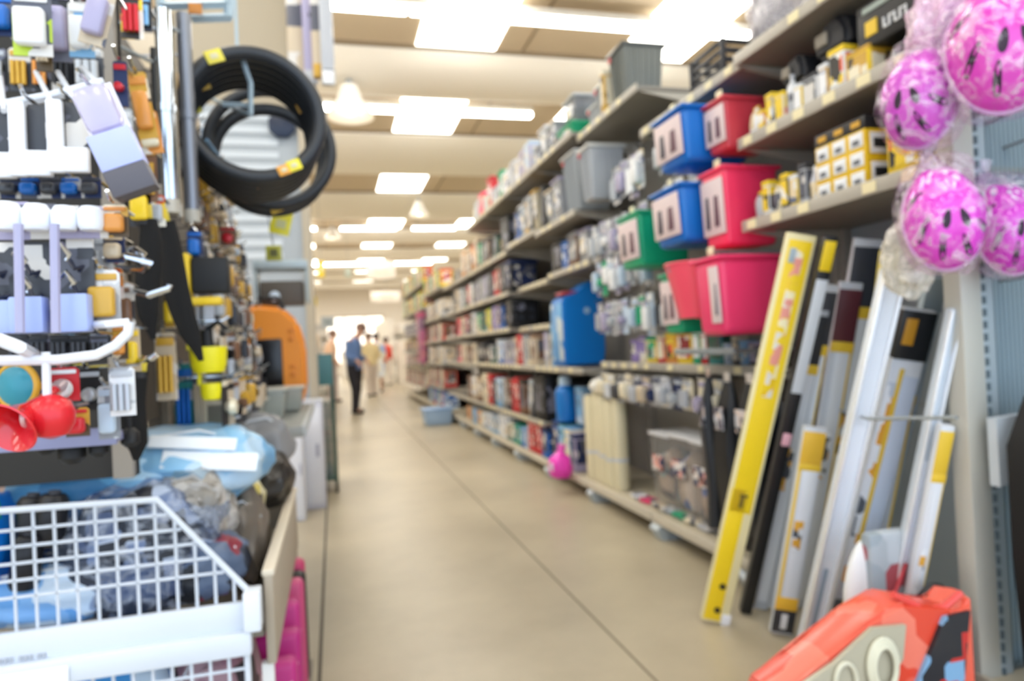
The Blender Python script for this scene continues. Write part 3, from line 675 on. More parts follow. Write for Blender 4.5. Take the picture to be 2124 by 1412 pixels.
# blue case
t = thing('tall_blue_case', 'tall glossy blue plastic case standing on shelf among books', 'case', (1.93, 5.24, .972), 0)
b = MB(); b.poly([(-.17, 0), (.16, 0), (.18, .1), (.18, .62), (.15, .66), (.06, .665), (.02, .61), (-.03, .57), (-.13, .555), (-.17, .52)], .3)
bmesh.ops.bevel(b.b, geom=list(b.b.edges), offset=.014, segments=3, affect='EDGES')
part('case_body', b, mat('#0a78d0', .3), t)
part('side_paper', MB().box((-.174, 0, .27), (.008, .27, .46), bev=.002), mprint(('#5c9cd8', '#4a8ccc', '#c6d2d8', '#6fb0e0'), 9), t, 'light blue printed side')
part('round_badge', MB().cyl((.03, -.155, .43), (.03, -.149, .43), .026, seg=20), mat('#9fc4e4', .4), t)
part('red_latch', MB().box((-.08, -.02, .575), (.14, .2, .03), bev=.006), mat('#a83244', .4), t)
row('the blue case shelf', .95, 5.44, [('box', 'light blue', .12, .2, .36), ('box', 'beige', .09, .2, .3, 'grey'), ('box', 'light grey', .1, .2, .3, 'lavender')], FX+.04)
# base and low shelves bay 4.7-5.73
row('the deck past the magenta bag', .13, 5.08, [('box', 'lavender', .1, .15, .3, 'navy'), ('box', 'light blue', .14, .2, .32, 'cream'), ('box', 'teal', .14, .2, .34, 'light blue'), ('box', 'blue', .16, .2, .36, 'navy')], FX+.04)
t = thing('small_jug', 'bright blue jug with pale lid above the low deck boxes', 'jug', (1.86, 5.42, .50), 0)
part('jug_body', MB().lathe([(.07, 0), (.085, .03), (.085, .24), (.07, .28), (.045, .3)], 24), mat('#0a78d0', .3), t)
part('lid', MB().lathe([(.05, .3), (.05, .36), (.035, .38)], 20), mat('#bcd6ec', .35), t)
part('handle', MB().tube([(.07, 0, .25), (.13, 0, .22), (.13, 0, .1), (.08, 0, .06)], .009, 8), mat('#0a68b8', .3), t)
bx('black carton behind the blue jug under the case shelf', (2.0, 5.60, .492), (.2, .24, .36), 'black', 'black')
bx('small white carton left of blue jug under the case shelf', (1.98, 5.22, .492), (.16, .16, .3), 'pale blue', 'light blue')

# ---- long run of bays: rows of goods taken from the photo, near to far
def rr(place, z, y, spec, x=FX+.04, ylim=None):
    out = []
    for s in spec:
        kd, c, wd, h = s[:4]; out.append((kd, c, wd, s[5] if len(s) > 5 else .2, h, s[4] if len(s) > 4 else None))
    row(place, z, y, out, x, ylim=ylim)
rr('the top shelf of the long run', 2.70, 5.90, [('box', 'lavender', .2, .3, 'pale blue'), ('box', 'beige', .16, .28, 'lavender'), ('box', 'navy', .16, .25, 'white'), ('box', 'light grey', .2, .28), ('box', 'silver', .3, .25, 'white'), ('tub', 'green', .2, .3), ('box', 'light grey', .28, .2, 'silver'),
   ('tub', 'red', .22, .36), ('box', 'cream', .22, .22, 'silver'), ('box', 'orange', .25, .3, 'pink'), ('box', 'silver', .24, .26), ('can', 'cream', .2, .2)], ylim=8.7)
rr('the second shelf of the long run', 2.16, 5.78, [('bin', 'cream', .16, .36, 'gold'), ('box', 'dark grey', .12, .36, 'silver'), ('box', 'gold', .12, .36, 'grey'), ('bin', 'pale blue', .2, .32, 'white'), ('box', 'blue', .14, .3, 'navy'), ('bottle', 'light grey', .13, .3)])
rr('the second shelf near the yellow canister', 2.12, 6.80, [('box', 'black', .3, .38, 'black'), ('bottle', 'yellow', .17, .26, 'gold'), ('box', 'dark green', .24, .28, 'black'), ('bottle', 'green', .16, .26, 'dark green'), ('box', 'brown', .4, .3, 'dark grey'), ('box', 'dark green', .2, .3, 'green'), ('box', 'brown', .26, .4, 'beige'), ('tub', 'orange', .22, .34, 'red'), ('box', 'brown', .4, .32, 'beige'), ('box', 'orange', .3, .4, 'beige')])
rr('the high book shelf', 1.70, 6.80, [('box', 'black', .26, .34, 'navy', .3), ('box', 'black', .2, .34, 'dark grey', .3), ('box', 'red', .16, .33, 'brown'), ('box', 'red', .12, .3), ('box', 'navy', .18, .3, 'black'), ('box', 'dark grey', .15, .3, 'grey'), ('box', 'grey', .18, .3, 'lavender'), ('box', 'silver', .16, .3, 'grey'), ('box', 'grey', .18, .3),
   ('box', 'lavender', .2, .28, 'grey'), ('box', 'black', .12, .3, 'dark grey'), ('box', 'white', .18, .3), ('box', 'brown', .2, .28, 'red'), ('box', 'dark green', .3, .28, 'grey'), ('box', 'silver', .3, .3), ('box', 'beige', .3, .3), ('box', 'dark grey', .3, .28)])
rr('the eye level book shelf', 1.33, 6.80, [('box', 'black', .26, .3, 'black', .3), ('bottle', 'gold', .12, .24, 'yellow'), ('box', 'blue', .16, .28, 'navy'), ('box', 'violet', .12, .28, 'brown'), ('box', 'lavender', .16, .28, 'violet'), ('box', 'violet', .12, .26), ('box', 'yellow', .14, .27, 'lime'), ('box', 'beige', .1, .26, 'yellow'), ('box', 'teal', .18, .26, 'dark green'),
   ('box', 'dark green', .16, .25), ('box', 'cream', .16, .24, 'green'), ('box', 'beige', .14, .2), ('box', 'white', .24, .28, 'light grey'), ('box', 'dark grey', .24, .26, 'brown'), ('box', 'purple', .24, .26, 'red'), ('box', 'beige', .3, .26), ('box', 'pink', .3, .26, 'red')])
rr('the waist level book shelf', .95, 6.0, [('box', 'beige', .2, .3, 'brown'), ('box', 'cream', .14, .28, 'grey'), ('box', 'light grey', .12, .3, 'grey'), ('box', 'red', .2, .3), ('box', 'beige', .12, .28), ('box', 'lavender', .3, .27, 'grey'), ('box', 'lavender', .16, .26, 'silver'), ('box', 'blue', .2, .25, 'pale blue'), ('can', 'white', .18, .28), ('box', 'dark green', .3, .22, 'grey'),
   ('box', 'brown', .2, .2, 'dark grey'), ('box', 'black', .5, .25, 'dark grey'), ('box', 'cream', .3, .25, 'beige'), ('box', 'brown', .4, .2), ('box', 'beige', .4, .25), ('box', 'pink', .3, .25, 'brown')])
rr('the knee level book shelf', .46, 5.78, [('box', 'black', .4, .4, 'black'), ('box', 'dark grey', .12, .36, 'silver'), ('can', 'beige', .16, .3), ('box', 'brown', .2, .35, 'black'), ('box', 'red', .2, .36), ('box', 'red', .1, .34), ('box', 'dark grey', .24, .34, 'brown'), ('box', 'grey', .16, .34, 'silver'), ('box', 'light blue', .3, .33, 'pale blue'), ('box', 'dark grey', .16, .3), ('box', 'red', .25, .36), ('box', 'cream', .28, .36),
   ('box', 'brown', .4, .3, 'beige'), ('box', 'beige', .3, .3, 'white'), ('box', 'brown', .3, .3)])
rr('the floor deck of the long run', .13, 5.78, [('box', 'blue', .2, .26, 'navy'), ('box', 'red', .42, .3), ('box', 'pale blue', .14, .22, 'light blue'), ('box', 'blue', .16, .2, 'light blue'), ('box', 'green', .2, .2, 'teal'), ('box', 'teal', .2, .2, 'cream'), ('box', 'dark green', .16, .16, 'beige'), ('can', 'white', .22, .27), ('box', 'white', .14, .26), ('box', 'light blue', .3, .2, 'silver'), ('box', 'pale blue', .3, .22, 'white'), ('box', 'silver', .3, .2, 'white'),
   ('box', 'cream', .3, .2, 'orange'), ('box', 'light blue', .3, .2), ('box', 'beige', .4, .2, 'orange')])
# tub on the floor under the last bay
t = thing('floor_tub', 'light blue plastic tub standing on aisle floor beside end of shelves', 'tub', (1.50, 10.5, 0), 0)
part('tub_body', MB().taper((0, 0, 0), (.44, .5, .24), .86, .86, bev=.03), mat('#9fbbdc', .35), t)
part('rim', MB().box((0, 0, .24), (.47, .53, .025), bev=.01), mat('#86a8d2', .35), t)
part('contents', MB().box((0, 0, .22), (.4, .45, .05), bev=.01), mat('#cfdcea', .5), t)

# ---- second block of shelving beyond the cross aisle
for i, (y0, lab) in enumerate([(11.3, 'gondola bay just beyond the light blue floor tub'), (12.4, 'gondola bay second beyond the light blue floor tub'), (13.5, 'gondola bay with pink end boxes far down right side'), (14.6, 'gondola bay under yellow and green cartons far right'), (15.7, 'gondola bay second last before the aisle end'), (16.8, 'farthest gondola bay at the aisle end')]):
    gondola('gondola_shelving', lab, y0, y0+1.09, [(2.5, 0), (2.0, 0), (1.5, 0), (1.12, 0), (.75, 0), (.4, 0)] if i > 1 else [(2.2, 0), (1.7, 0), (1.3, 0), (.9, 0), (.5, 0)], 2.6, 2.3, feet=())
FARC = [[('yellow', 'red'), ('green', 'lime'), ('beige', 'yellow'), ('gold', 'white'), ('brown', 'green'), ('lime', 'cream')], [('silver', 'beige'), ('cream', 'white'), ('beige', 'grey'), ('brown', 'beige')],
        [('navy', 'dark grey'), ('dark grey', 'navy'), ('violet', 'navy'), ('brown', 'grey')], [('navy', 'yellow'), ('dark grey', 'gold'), ('grey', 'navy')], [('dark green', 'grey'), ('gold', 'grey'), ('navy', 'red')], [('red', 'brown'), ('beige', 'cream'), ('light grey', 'brown')]]
for zi, (z, cols, nm) in enumerate([(2.5, FARC[0], 'the top shelf far beyond the tub'), (2.0, FARC[0], 'second shelf far beyond the tub'), (1.5, FARC[2], 'third shelf far beyond the tub'), (1.12, FARC[3], 'fourth shelf far beyond the tub'), (.75, FARC[4], 'fifth shelf far beyond the tub'), (.4, FARC[5], 'sixth shelf far beyond the tub')]):
    y = 13.55; sp = []
    k = 0
    while y < 17.6:
        wd = random.choice((.26, .32, .4)); c = cols[k % len(cols)]; k += 1
        sp.append(('box', c[0], wd, .28 if z < 2 else .36, c[1])); y += wd+.006
    rr(nm, z, 13.55, sp)
for zi, (z, cols, nm) in enumerate([(2.2, FARC[0], 'upper shelf right behind the tub'), (1.7, FARC[1], 'second shelf right behind the tub'), (1.3, FARC[5], 'third shelf right behind the tub'), (.9, FARC[1], 'fourth shelf right behind the tub'), (.5, FARC[5], 'lowest shelf right behind the tub'), (.13, [('pale blue', 'blue'), ('red', 'blue'), ('light grey', 'teal')], 'the deck right behind the tub')]):
    y = 11.35; sp = []; k = 0
    while y < 13.3:
        wd = random.choice((.24, .3, .36)); c = cols[k % len(cols)]; k += 1
        sp.append(('box', c[0], wd, .3, c[1])); y += wd+.006
    rr(nm, z, 11.35, sp)
t = thing('display_column', 'tall pink and purple cardboard display on the far right shelves', 'display', (1.72, 13.7, .9), 0)
part('display_body', MB().box((0, 0, .45), (.12, .5, .9), bev=.01), mprint(('#b86a8c', '#a45a86', '#7d5a74', '#c9808f'), 5), t)
part('header_board', MB().box((0, 0, .95), (.14, .52, .1), bev=.01), mat('#c25a7c', .5), t)
#PART3
# ------------------------------------------------------------------ leaning long packages
def lean(label, bot, top, wd, dp, colour, deco, name='leaning_package', cat='package', g='long packages leaning on shelf'):
    """bot, top: world points of the lower and upper end; deco adds parts in local coords (x across, y depth, z along)"""
    b, tp = Vector(bot), Vector(top); b = tp+(b-tp)*((tp.z-.012)/(tp.z-b.z)); ax = (tp-b); L = ax.length; z = ax.normalized()
    x = Vector((.93, -.36, 0)); x = (x - z*x.dot(z)).normalized(); y = z.cross(x)
    t = thing(name, label, cat, b, 0, g)
    t.rotation_euler = Matrix((x, y, z)).transposed().to_euler()
    part('package_body', MB().box((0, 0, L/2), (wd, dp, L), bev=.004), mat(colour, .4), t)
    deco(t, L, wd, dp); return t
def strip(t, x, z0, z1, w_, dp, c, name='printed_strip', m=None, y=None, th=.003, label=None):
    return part(name, MB().box((x, -(dp/2) if y is None else y, (z0+z1)/2), (w_, th, z1-z0), bev=.0008), m or mat(c, .4), t, label)
YEL = '#f3d21c'
def d_yellow(t, L, w_, dp):
    strip(t, 0, .01, L*.36, w_*.62, dp, YEL, 'yellow_panel').location.x = -w_*.14
    strip(t, 0, L*.30, L*.985, w_*.8, dp, YEL, 'yellow_panel')
    strip(t, w_*.02, L*.60, L*.96, w_*.34, dp, None, 'picture_strip', mprint((YEL, '#f7ecc0', '#e89a8a', YEL, '#f0c81a', '#e8e4d8'), 32), -dp/2-.002)
    strip(t, -w_*.2, L*.93, L*.965, w_*.22, dp, '#a8bac4', 'grey_badge', None, -dp/2-.004)
    for k, zz in enumerate((.035, .10)):
        part('printed_clip', MB().lathe([(.013, 0), (.013, .003)], 14, Matrix.Translation((.0, -dp/2-.001, L*zz)) @ Matrix.Rotation(PI/2, 4, 'X')), mat('#3a3018', .5), t)
    b = MB(); b.box((-w_*.02, -dp/2-.003, L*.33), (.012, .003, .05)).box((w_*.03, -dp/2-.003, L*.345), (.03, .003, .01))
    part('printed_tool', b, mat('#6a5a20', .5), t)
    part('end_cap', MB().box((w_*.40, 0, .02), (w_*.34, dp+.012, .045), bev=.004), mat('#e6e8ee', .4), t)
b0 = P(1480, 1286, Z=.012)
lean('long bright yellow package with cream edges leaning leftmost against the shelf', b0, P(1662, 486, X=1.69), .105, .035, '#e9dfae', d_yellow)
def d_black(t, L, w_, dp):
    strip(t, 0, L*.62, L*.9, w_*.9, dp, '#cfd6de', 'pale_window')
    strip(t, 0, L*.92, L*.99, w_*.9, dp, YEL, 'yellow_top')
    part('clip', MB().box((0, -dp/2-.006, L*.5), (w_*.7, .012, .05), bev=.004), mat('#e3aebc', .4), t, 'pink clip')
lean('long black package right behind the leftmost yellow one', P(1545, 1268, Z=.01), P(1722, 490, X=1.73), .045, .04, '#15161a', d_black)
def d_wiper(head, yellow_side, low=True, black_foot=False):
    def f(t, L, w_, dp):
        strip(t, w_*.08, L*.03, L*.8, w_*.6, dp, '#c9ced8', 'clear_window', mat('#dde2ea', .2), None, .006)
        strip(t, -w_*.4 if yellow_side < 0 else w_*.4, 0.02, L*.82, w_*.14, dp, '#ecc63c', 'yellow_edge')
        strip(t, 0, L*.83, L*.98, w_*.98, dp, head, 'header_card')
        strip(t, 0, L*.80, L*.83, w_*1.0, dp, '#e9c43a', 'yellow_band', None, -dp/2-.002)
        strip(t, -w_*.05, L*.42, L*.56, w_*.4, dp, None, 'printed_picture', mprint(('#e9edf2', '#4a5058', '#e0a83c', '#dfe4ea'), 30), -dp/2-.004)
        if black_foot:
            q = strip(t, 0, .01, .10, w_*1.0, dp, '#2f3036', 'black_foot', None, -dp/2-.003)
            strip(t, 0, .10, .15, w_*1.0, dp, '#eab83a', 'yellow_band', None, -dp/2-.003)
            part('foot_print', MB().box((0, -dp/2-.006, .055), (w_*.3, .002, .06), bev=.0008), mat('#d8dade', .5), q)
    return f
lean('short package with yellow side strip and black foot label', P(1618, 1312, Z=.01), P(1690, 885, X=1.68), .08, .03, '#cfd4dd', d_wiper('#e6b93a', -1, True, True))
lean('tall package with black header between yellow and white aluminium ones', P(1600, 1262, X=1.72), P(1722, 590, X=1.81), .055, .03, '#d3d8e0', d_wiper('#3a3c44', 1))
lean('white topped package with dark header behind the others', P(1690, 1180, X=1.88), P(1800, 495, X=1.97), .10, .03, '#d8dde6', d_wiper('#383c46', -1))
lean('pale yellow edged package half hidden behind aluminium rail', P(1760, 1200, X=1.84), P(1845, 520, X=1.90), .06, .03, '#e3d26a', d_wiper('#dfcb4c', 1))
lean('grey windowed pack between black package and short foot pack', P(1572, 1262, X=1.66), P(1700, 640, X=1.78), .07, .025, '#b9c0ca', d_wiper('#2f3138', -1))
lean('plain silver pack with red and black header in the second rank', P(1668, 1190, X=1.83), P(1765, 585, X=1.915), .085, .025, '#c6ccd6', d_wiper('#5a2a34', 1))
lean('wide pale pack with dark square pictures in the rear rank', P(1720, 1120, X=2.06), P(1838, 640, X=2.14), .14, .025, '#cdd4de', d_wiper('#c3c9d2', -1))
lean('blue grey pack between aluminium rail and gold header pack', P(1800, 1170, X=1.80), P(1890, 700, X=1.86), .09, .025, '#b4c2d0', d_wiper('#9aa8b4', 1))
def d_rail(t, L, w_, dp):
    for s in (-1, 1): part('rail_flange', MB().box((s*w_*.42, -dp*.7, L/2), (w_*.14, dp*.7, L-.01), bev=.002), mat('#f0f3f8', .2, .3), t)
    strip(t, 0, L*.28, L*.62, w_*.6, dp, '#e4eaf4', 'shrink_label')
    part('groove', MB().box((0, -dp*.52, L*.14), (w_*.22, .004, L*.2), bev=.001), mat('#8ea0b2', .3), t)
    for s in (-1, 1): part('rubber_foot', MB().box((s*w_*.3, 0, .008), (w_*.28, dp*1.3, .025), bev=.003), mat('#15171c', .5), t)
lean('long white aluminium rail pack with black rubber feet', P(1672, 1345, Z=.012), P(1852, 560, X=1.72), .072, .03, '#dfe6f0', d_rail)
def d_hdr(t, L, w_, dp):
    strip(t, w_*.2, .02, L*.82, w_*.5, dp, '#b8c6dc', 'clear_window', mat('#c6d2e6', .2), None, .006)
    strip(t, -w_*.12, .02, L*.84, w_*.13, dp, '#e9c23a', 'yellow_edge', None, -dp/2-.003)
    strip(t, -w_*.32, L*.12, L*.8, w_*.26, dp, None, 'printed_pictures', mprint(('#eef1f6', '#5a6068', '#eef1f6', '#e9a83c', '#c8d0dc'), 16), -dp/2-.002)
    h = part('header_box', MB().box((0, -.004, L*.93), (w_*1.06, dp*1.3, L*.13), bev=.004), mat('#1b1d22', .4), t, 'black header box')
    part('header_print', MB().box((-w_*.22, -dp*.66-.006, L*.94), (w_*.36, .003, L*.07), bev=.001), mat('#c9922a', .4), h)
lean('wide package with black and gold header and pale blue window', P(1742, 1290, X=1.72), P(1905, 640, X=1.83), .10, .035, '#dfe4ec', d_hdr)
lean('narrow silver rail leaning right of the black and gold header pack', P(1850, 1260, X=1.67), P(1978, 640, X=1.76), .034, .03, '#c6d0da', d_rail)
lean('thin package with yellow edge leaning closest to slotted post', P(1900, 1200, X=1.68), P(1962, 880, X=1.72), .04, .03, '#d9dde4', d_wiper('#e6c23a', 1))
lean('pale blue grey bag wrapped pole between two rails', P(1800, 1180, X=1.83), P(1945, 560, X=1.93), .06, .04, '#a9b8c4', lambda t, L, w_, dp: (strip(t, 0, L*.1, L*.9, w_*.7, dp, '#c9d3da', 'clear_window', mat('#c6d0d8', .15), None, .006), strip(t, 0, L*.9, L*.98, w_, dp, '#8f9ca4', 'header_card')))
t = thing('wire_holder', 'grey wire holder bar around the leaning packages', 'wire rack', (0, 0, 0))
p0, p1 = P(1800, 868, X=1.62), P(1985, 866, X=1.66); q0, q1 = P(1700, 838, X=2.2), P(1960, 838, X=2.2)
part('front_bar', MB().tube([p0, p1], .006, 8), STEEL, t); part('rear_bar', MB().tube([q0, q1], .005, 8), STEEL, t)
part('side_bar', MB().tube([p0, q0], .005, 8), STEEL, t)
t = thing('foam_glove', 'white oval foam duster leaning at foot of the packages', 'duster', P(1788, 1205, Y=1.80))
t.rotation_euler = (0, math.radians(14), 0)
part('duster_body', MB().blob((0, 0, 0), (.115, .05, .27), .04, 1.5, 3, 5, flat=False), mat('#e9ebec', .7), t)
part('handle', MB().cyl((0, 0, -.12), (-.015, 0, -.17), .016, .012), mat('#9fc0dc', .4), t)
t = thing('curved_rail', 'curved white metal deck bracket left of yellow package foot', 'bracket', (1.84, 2.66, .10))
part('bracket_bar', MB().tube([(-.02, .6, .0), (-.06, .35, .012), (-.12, .12, .008), (-.16, -.1, -.03)], .014, 8), mat('#c9d2da', .35), t)
# ---- red printed bag and what is in it, bottom right
YB = 1.5
t = thing('red_bag', 'bright red printed plastic bag at bottom right below leaning packs', 'bag', (1.37, YB, .0))
def RB(x, y): q = P(x, y, Y=YB-.07); return (q.x-1.37, q.z)
foot = [(.42, .02), (.30, .0), (-.42, .0)]
outl = [RB(*q) for q in ((1600, 1440), (1700, 1372), (1795, 1283), (1870, 1238), (1990, 1262), (2012, 1225))]+[(RB(2012, 1225)[0]-.0, .1)]
outl = outl+[(outl[-1][0]-.03, .0), (outl[0][0]+.0, .0)]
b = MB(); rg = []
for sy, ins in ((-.07, .97), (-.02, 1.0), (.05, .97)):
    rg.append([b.b.verts.new((x*ins, sy+.012*math.sin(x*23), z*(ins if z > .02 else 1))) for x, z in outl])
for a_, c_ in zip(rg, rg[1:]):
    for i in range(len(outl)): j = (i+1) % len(outl); b.b.faces.new((a_[i], a_[j], c_[j], c_[i]))
b.b.faces.new(rg[0]); b.b.faces.new(rg[-1][::-1])
bmesh.ops.bevel(b.b, geom=list(b.b.edges), offset=.008, segments=2, affect='EDGES')
part('bag_body', b, mprint(('#e2604c', '#d8442f', '#e87864', '#e2604c'), 7, .25), t)
b = MB(); b.poly([RB(1640, 1425), RB(1720, 1370), RB(1800, 1297), RB(1868, 1290), RB(1862, 1360), RB(1815, 1440)], .012)
o = part('clear_window', b, mat('#b0aa96', .2, bump=.8, scale=22), t, 'clear window with pale cord'); o.location = (0, -.082, 0)
cx, cz = RB(1815, 1365)
part('coiled_cord', MB().tube([(cx+.045*math.cos(a)*(1-a/50), -.094-.0005*a, cz-.01+.07*math.sin(a)*(1-a/50)) for a in [i*.3 for i in range(60)]], .006, 8), mat('#d6d3bd', .45), t)
cx, cz = RB(1740, 1405)
part('coiled_cord', MB().tube([(cx+.03*math.cos(a), -.094, cz+.045*math.sin(a)) for a in [i*.3 for i in range(22)]], .006, 8), mat('#cfcbb6', .45), t)
b = MB(); b.poly([RB(1948, 1275), RB(2000, 1262), RB(1985, 1440), RB(1880, 1440)], .012)
o = part('dark_print', b, mprint(('#1c1f28', '#2a2428', '#1c1f28', '#7aa6cc', '#c02a28'), 13), t); o.location = (0, -.082, 0)
part('handle_fold', MB().tube([Vector((RB(x_, y_)[0], -.06, RB(x_, y_)[1])) for x_, y_ in ((1858, 1235), (1890, 1250), (1930, 1268), (1965, 1262), (2000, 1232))], .009, 8), mat('#e2504a', .3), t)
t = thing('black_bag', 'black edged bag standing behind the red printed bag', 'bag', (1.66, 1.62, .0))
part('bag_body', MB().blob((0, 0, .2), (.14, .12, .40), .1, 2, 3, 11), mat('#2a2a2c', .35, bump=.4), t)
part('yellow_label', MB().tube([(-.10, -.06, .36), (-.05, -.07, .375), (.0, -.07, .36)], .008, 8), mat('#e6dca0', .4), t)
t = thing('clear_packet', 'clear packet with red zigzag print behind the red bag', 'packet', (1.66, 1.78, .0))
part('packet_body', MB().box((0, 0, .27), (.2, .05, .5), bev=.02), mprint(('#a9b2b8', '#c2cad0', '#9aa6ae', '#b8c0c6', '#a04a52'), 12), t)
part('packet_rim', MB().tube([(-.06, -.03, .08), (.0, -.035, .2), (-.04, -.03, .3), (.02, -.035, .42)], .006, 6), mat('#c23a48', .3), t)
# ---- helmets in plastic bags
def helmet(label, c, s, yaw, tilt, hue='#e85ad0', seed=1):
    t = thing('bicycle_helmet', label, 'helmet', c, yaw, 'pink child helmets in clear bags', rx=tilt)
    def dome(u, v, k=1.0):     # u around, v from crown (0) to rim (1)
        a = u*2*PI; r = math.sin(v*PI*.56); z = math.cos(v*PI*.56)
        x, y = r*math.cos(a), r*math.sin(a)
        rd = 1+.025*math.cos(6*a)*math.sin(v*PI)
        return Vector((x*(.086-.014*y)*rd, y*.140*rd, z*.100+.012*math.cos(a*2)*r))*k*s
    b = MB(); N, Mx = 48, 18; rings = []
    for j in range(Mx+1): rings.append([b.b.verts.new(dome(i/N, max(.02, j/Mx))) for i in range(N)])
    for j in range(Mx, -1, -4): pass
    inner = [[b.b.verts.new(dome(i/N, max(.02, j/Mx), .86)) for i in range(N)] for j in range(Mx+1)]
    for j in range(Mx):
        for i in range(N):
            k = (i+1) % N
            b.b.faces.new((rings[j][i], rings[j+1][i], rings[j+1][k], rings[j][k]))
            b.b.faces.new((inner[j][i], inner[j][k], inner[j+1][k], inner[j+1][i]))
    for i in range(N):
        k = (i+1) % N; b.b.faces.new((rings[Mx][i], inner[Mx][i], inner[Mx][k], rings[Mx][k]))
    b.b.faces.new(rings[0]); b.b.faces.new(inner[0][::-1])
    sh = part('shell', b, mat(hue, .22, coat=.6), t)
    def patch(u0, v0, du, dv, sk, k, m, name, par, n=16):
        q = MB(); top = []; bt = []
        for i in range(n):
            a = 2*PI*i/n; du_, dv_ = du*math.cos(a), dv*math.sin(a)
            top.append(q.b.verts.new(dome(u0+du_+sk*dv_, v0+dv_, k))); bt.append(q.b.verts.new(dome(u0+du_+sk*dv_, v0+dv_, .97)))
        cc = q.b.verts.new(dome(u0, v0, k))
        for i in range(n):
            j = (i+1) % n; q.b.faces.new((cc, top[i], top[j])); q.b.faces.new((top[i], bt[i], bt[j], top[j]))
        return part(name, q, m, par)
    vm = mat('#2a1c2e', .6)
    for u in (.02, .48, .60, .70, .80, .90):
        patch(u, .60, .014, .17, .08, 1.006, vm, 'vent', sh)
    for u in (.68, .82): patch(u, .28, .03, .10, .05, 1.006, vm, 'vent', sh)
    fm = mprint(('#f3eaf6', '#efd9ee', '#b9d0d8', '#f0b8dc', '#e4dff0'), 60)
    rnd = random.Random(seed)
    for i in range(12): patch(rnd.uniform(.08, .40), rnd.uniform(.1, .75), rnd.uniform(.014, .034), rnd.uniform(.03, .07), 0, 1.009, fm, 'flower_sticker', sh, 8)
    part('rim_band', MB().tube([dome(i/40, 1.0, 1.0) for i in range(40)], .006*s, 6, True), mat('#c9a6cc', .4), t)
    part('chin_strap', MB().tube([dome(.05, 1, .97), Vector((.05, -.01, -.09))*s, Vector((0, -.03, -.12))*s, Vector((-.05, -.01, -.09))*s, dome(.45, 1, .97)], .006*s, 6), mat('#b9a9c4', .5), t)
    bb = MB().blob((0, .005*s, .0), (.20*s, .32*s, .24*s), .08, 2.3, 4, seed, flat=False)
    part('plastic_bag', bb, mclear('#fdf6fc', .93, .1, bump=.5), t)
    part('bag_neck', MB().lathe([(.06*s, .0), (.028*s, .06*s), (.014*s, .09*s), (.03*s, .12*s)], 14, Matrix.Translation((0, .10*s, 0)) @ Matrix.Rotation(-PI/2, 4, 'X'), close=False), mclear('#f7eef8', .8, .12, bump=.4), t)
    return t
RX = math.radians
helmet('pink bicycle helmet in bag at top right corner of photo', P(2062, 100, Y=1.36), 1.28, RX(-32), RX(66), '#dc4cc0', 1)
helmet('upper left pink helmet in bag hanging beside yellow cartons', P(1912, 200, Y=1.52), 1.06, RX(-66), RX(66), '#cc58c8', 2)
helmet('lower left pink helmet in bag hanging above leaning packages', P(1952, 448, Y=1.44), 1.04, RX(-30), RX(66), '#dc44cc', 3)
helmet('lower right pink helmet in bag beside the slatted panel', P(2084, 470, Y=1.50), 1.0, RX(-20), RX(64), '#d23cc8', 4)
t = thing('crumpled_bag', 'clear crumpled plastic bag hanging under the lower helmets', 'bag', P(1880, 540, Y=1.62))
part('bag_film', MB().blob((0, 0, 0), (.12, .12, .2), .25, 3, 4, 9, flat=False), mclear('#f2efe6', .45, .15, bump=.9), t)
part('bag_neck', MB().cyl((0, 0, .08), (.01, .0, .16), .03, .012), mclear('#f2efe6', .45, .15, bump=.9), t)
t = thing('crumpled_bag', 'pink white plastic bag stuffed between the two upper helmets', 'bag', P(1968, 75, Y=1.60))
part('bag_film', MB().blob((0, 0, 0), (.26, .14, .28), .25, 3, 4, 12, flat=False), mclear('#f4d6ea', .35, .15, bump=.9), t)
part('flower_print', MB().blob((0, .01, 0), (.22, .1, .24), .25, 3, 3, 12, flat=False), mprint(('#f0b8dc', '#f4eaf4', '#e8a0d0', '#d9e4ea'), 22), t)
t = thing('wire_rack', 'grey wire display arms behind the pink helmets at right', 'wire rack', (0, 0, 0))
for i, (x, y) in enumerate(((2060, 250), (2100, 300), (2090, 580), (2000, 250))):
    p = P(x, y, Y=1.62); part('hook_arm', MB().tube([p+Vector((.02, .16, 0)), p, p+Vector((-.01, -.1, .004)), p+Vector((-.01, -.13, .03))], .006, 8), STEEL, t)
for x in (2085, 2120):
    p = P(x, 300, Y=1.72); part('upright_wire', MB().tube([p+Vector((0, 0, -.4)), p+Vector((0, 0, .5))], .007, 8), STEEL, t)

# ------------------------------------------------------------------ LEFT: near wire rack
def px(Y, X=-.4): return (X*math.sin(YAW)+Y*math.cos(YAW))/F
def hp(label, x0, y0, x1, y1, Y, c, c2, style=0, g='packs on the near left rack', dp=.02, tilt=0, rz=0, cat='pack', peg=.1):
    p = P((x0+x1)/2, y0, Y=Y); k = px(Y, p.x)
    t = peg_pack(label, p, (x1-x0)*k, (y1-y0)*k, dp, c, c2, rz, g, style, cat=cat, peg=peg)
    t.rotation_euler.y = tilt; return t
t = thing('wire_rack', 'white wire display rack loaded with packs at left of photo', 'wire rack', (0, 0, 0))
wm = mat('#e6eaf2', .25)
def wire(pts, Y, r=.005, name='wire_rail', m=None):
    part(name, MB().tube([P(x, y, Y=Y+(q[0] if q else 0)) for x, y, *q in pts], r, 8), m or wm, t)
wire([(-60, 228), (0, 216), (110, 196), (215, 168)], 1.24, .006); wire([(-60, 240), (110, 205), (215, 178)], 1.27, .004)
wire([(-60, 752), (0, 748), (120, 746), (200, 736), (240, 716), (266, 690), (268, 668)], 1.12, .0075)
wire([(268, 668), (225, 672), (160, 676, .1), (60, 690, .3)], 1.12, .006)
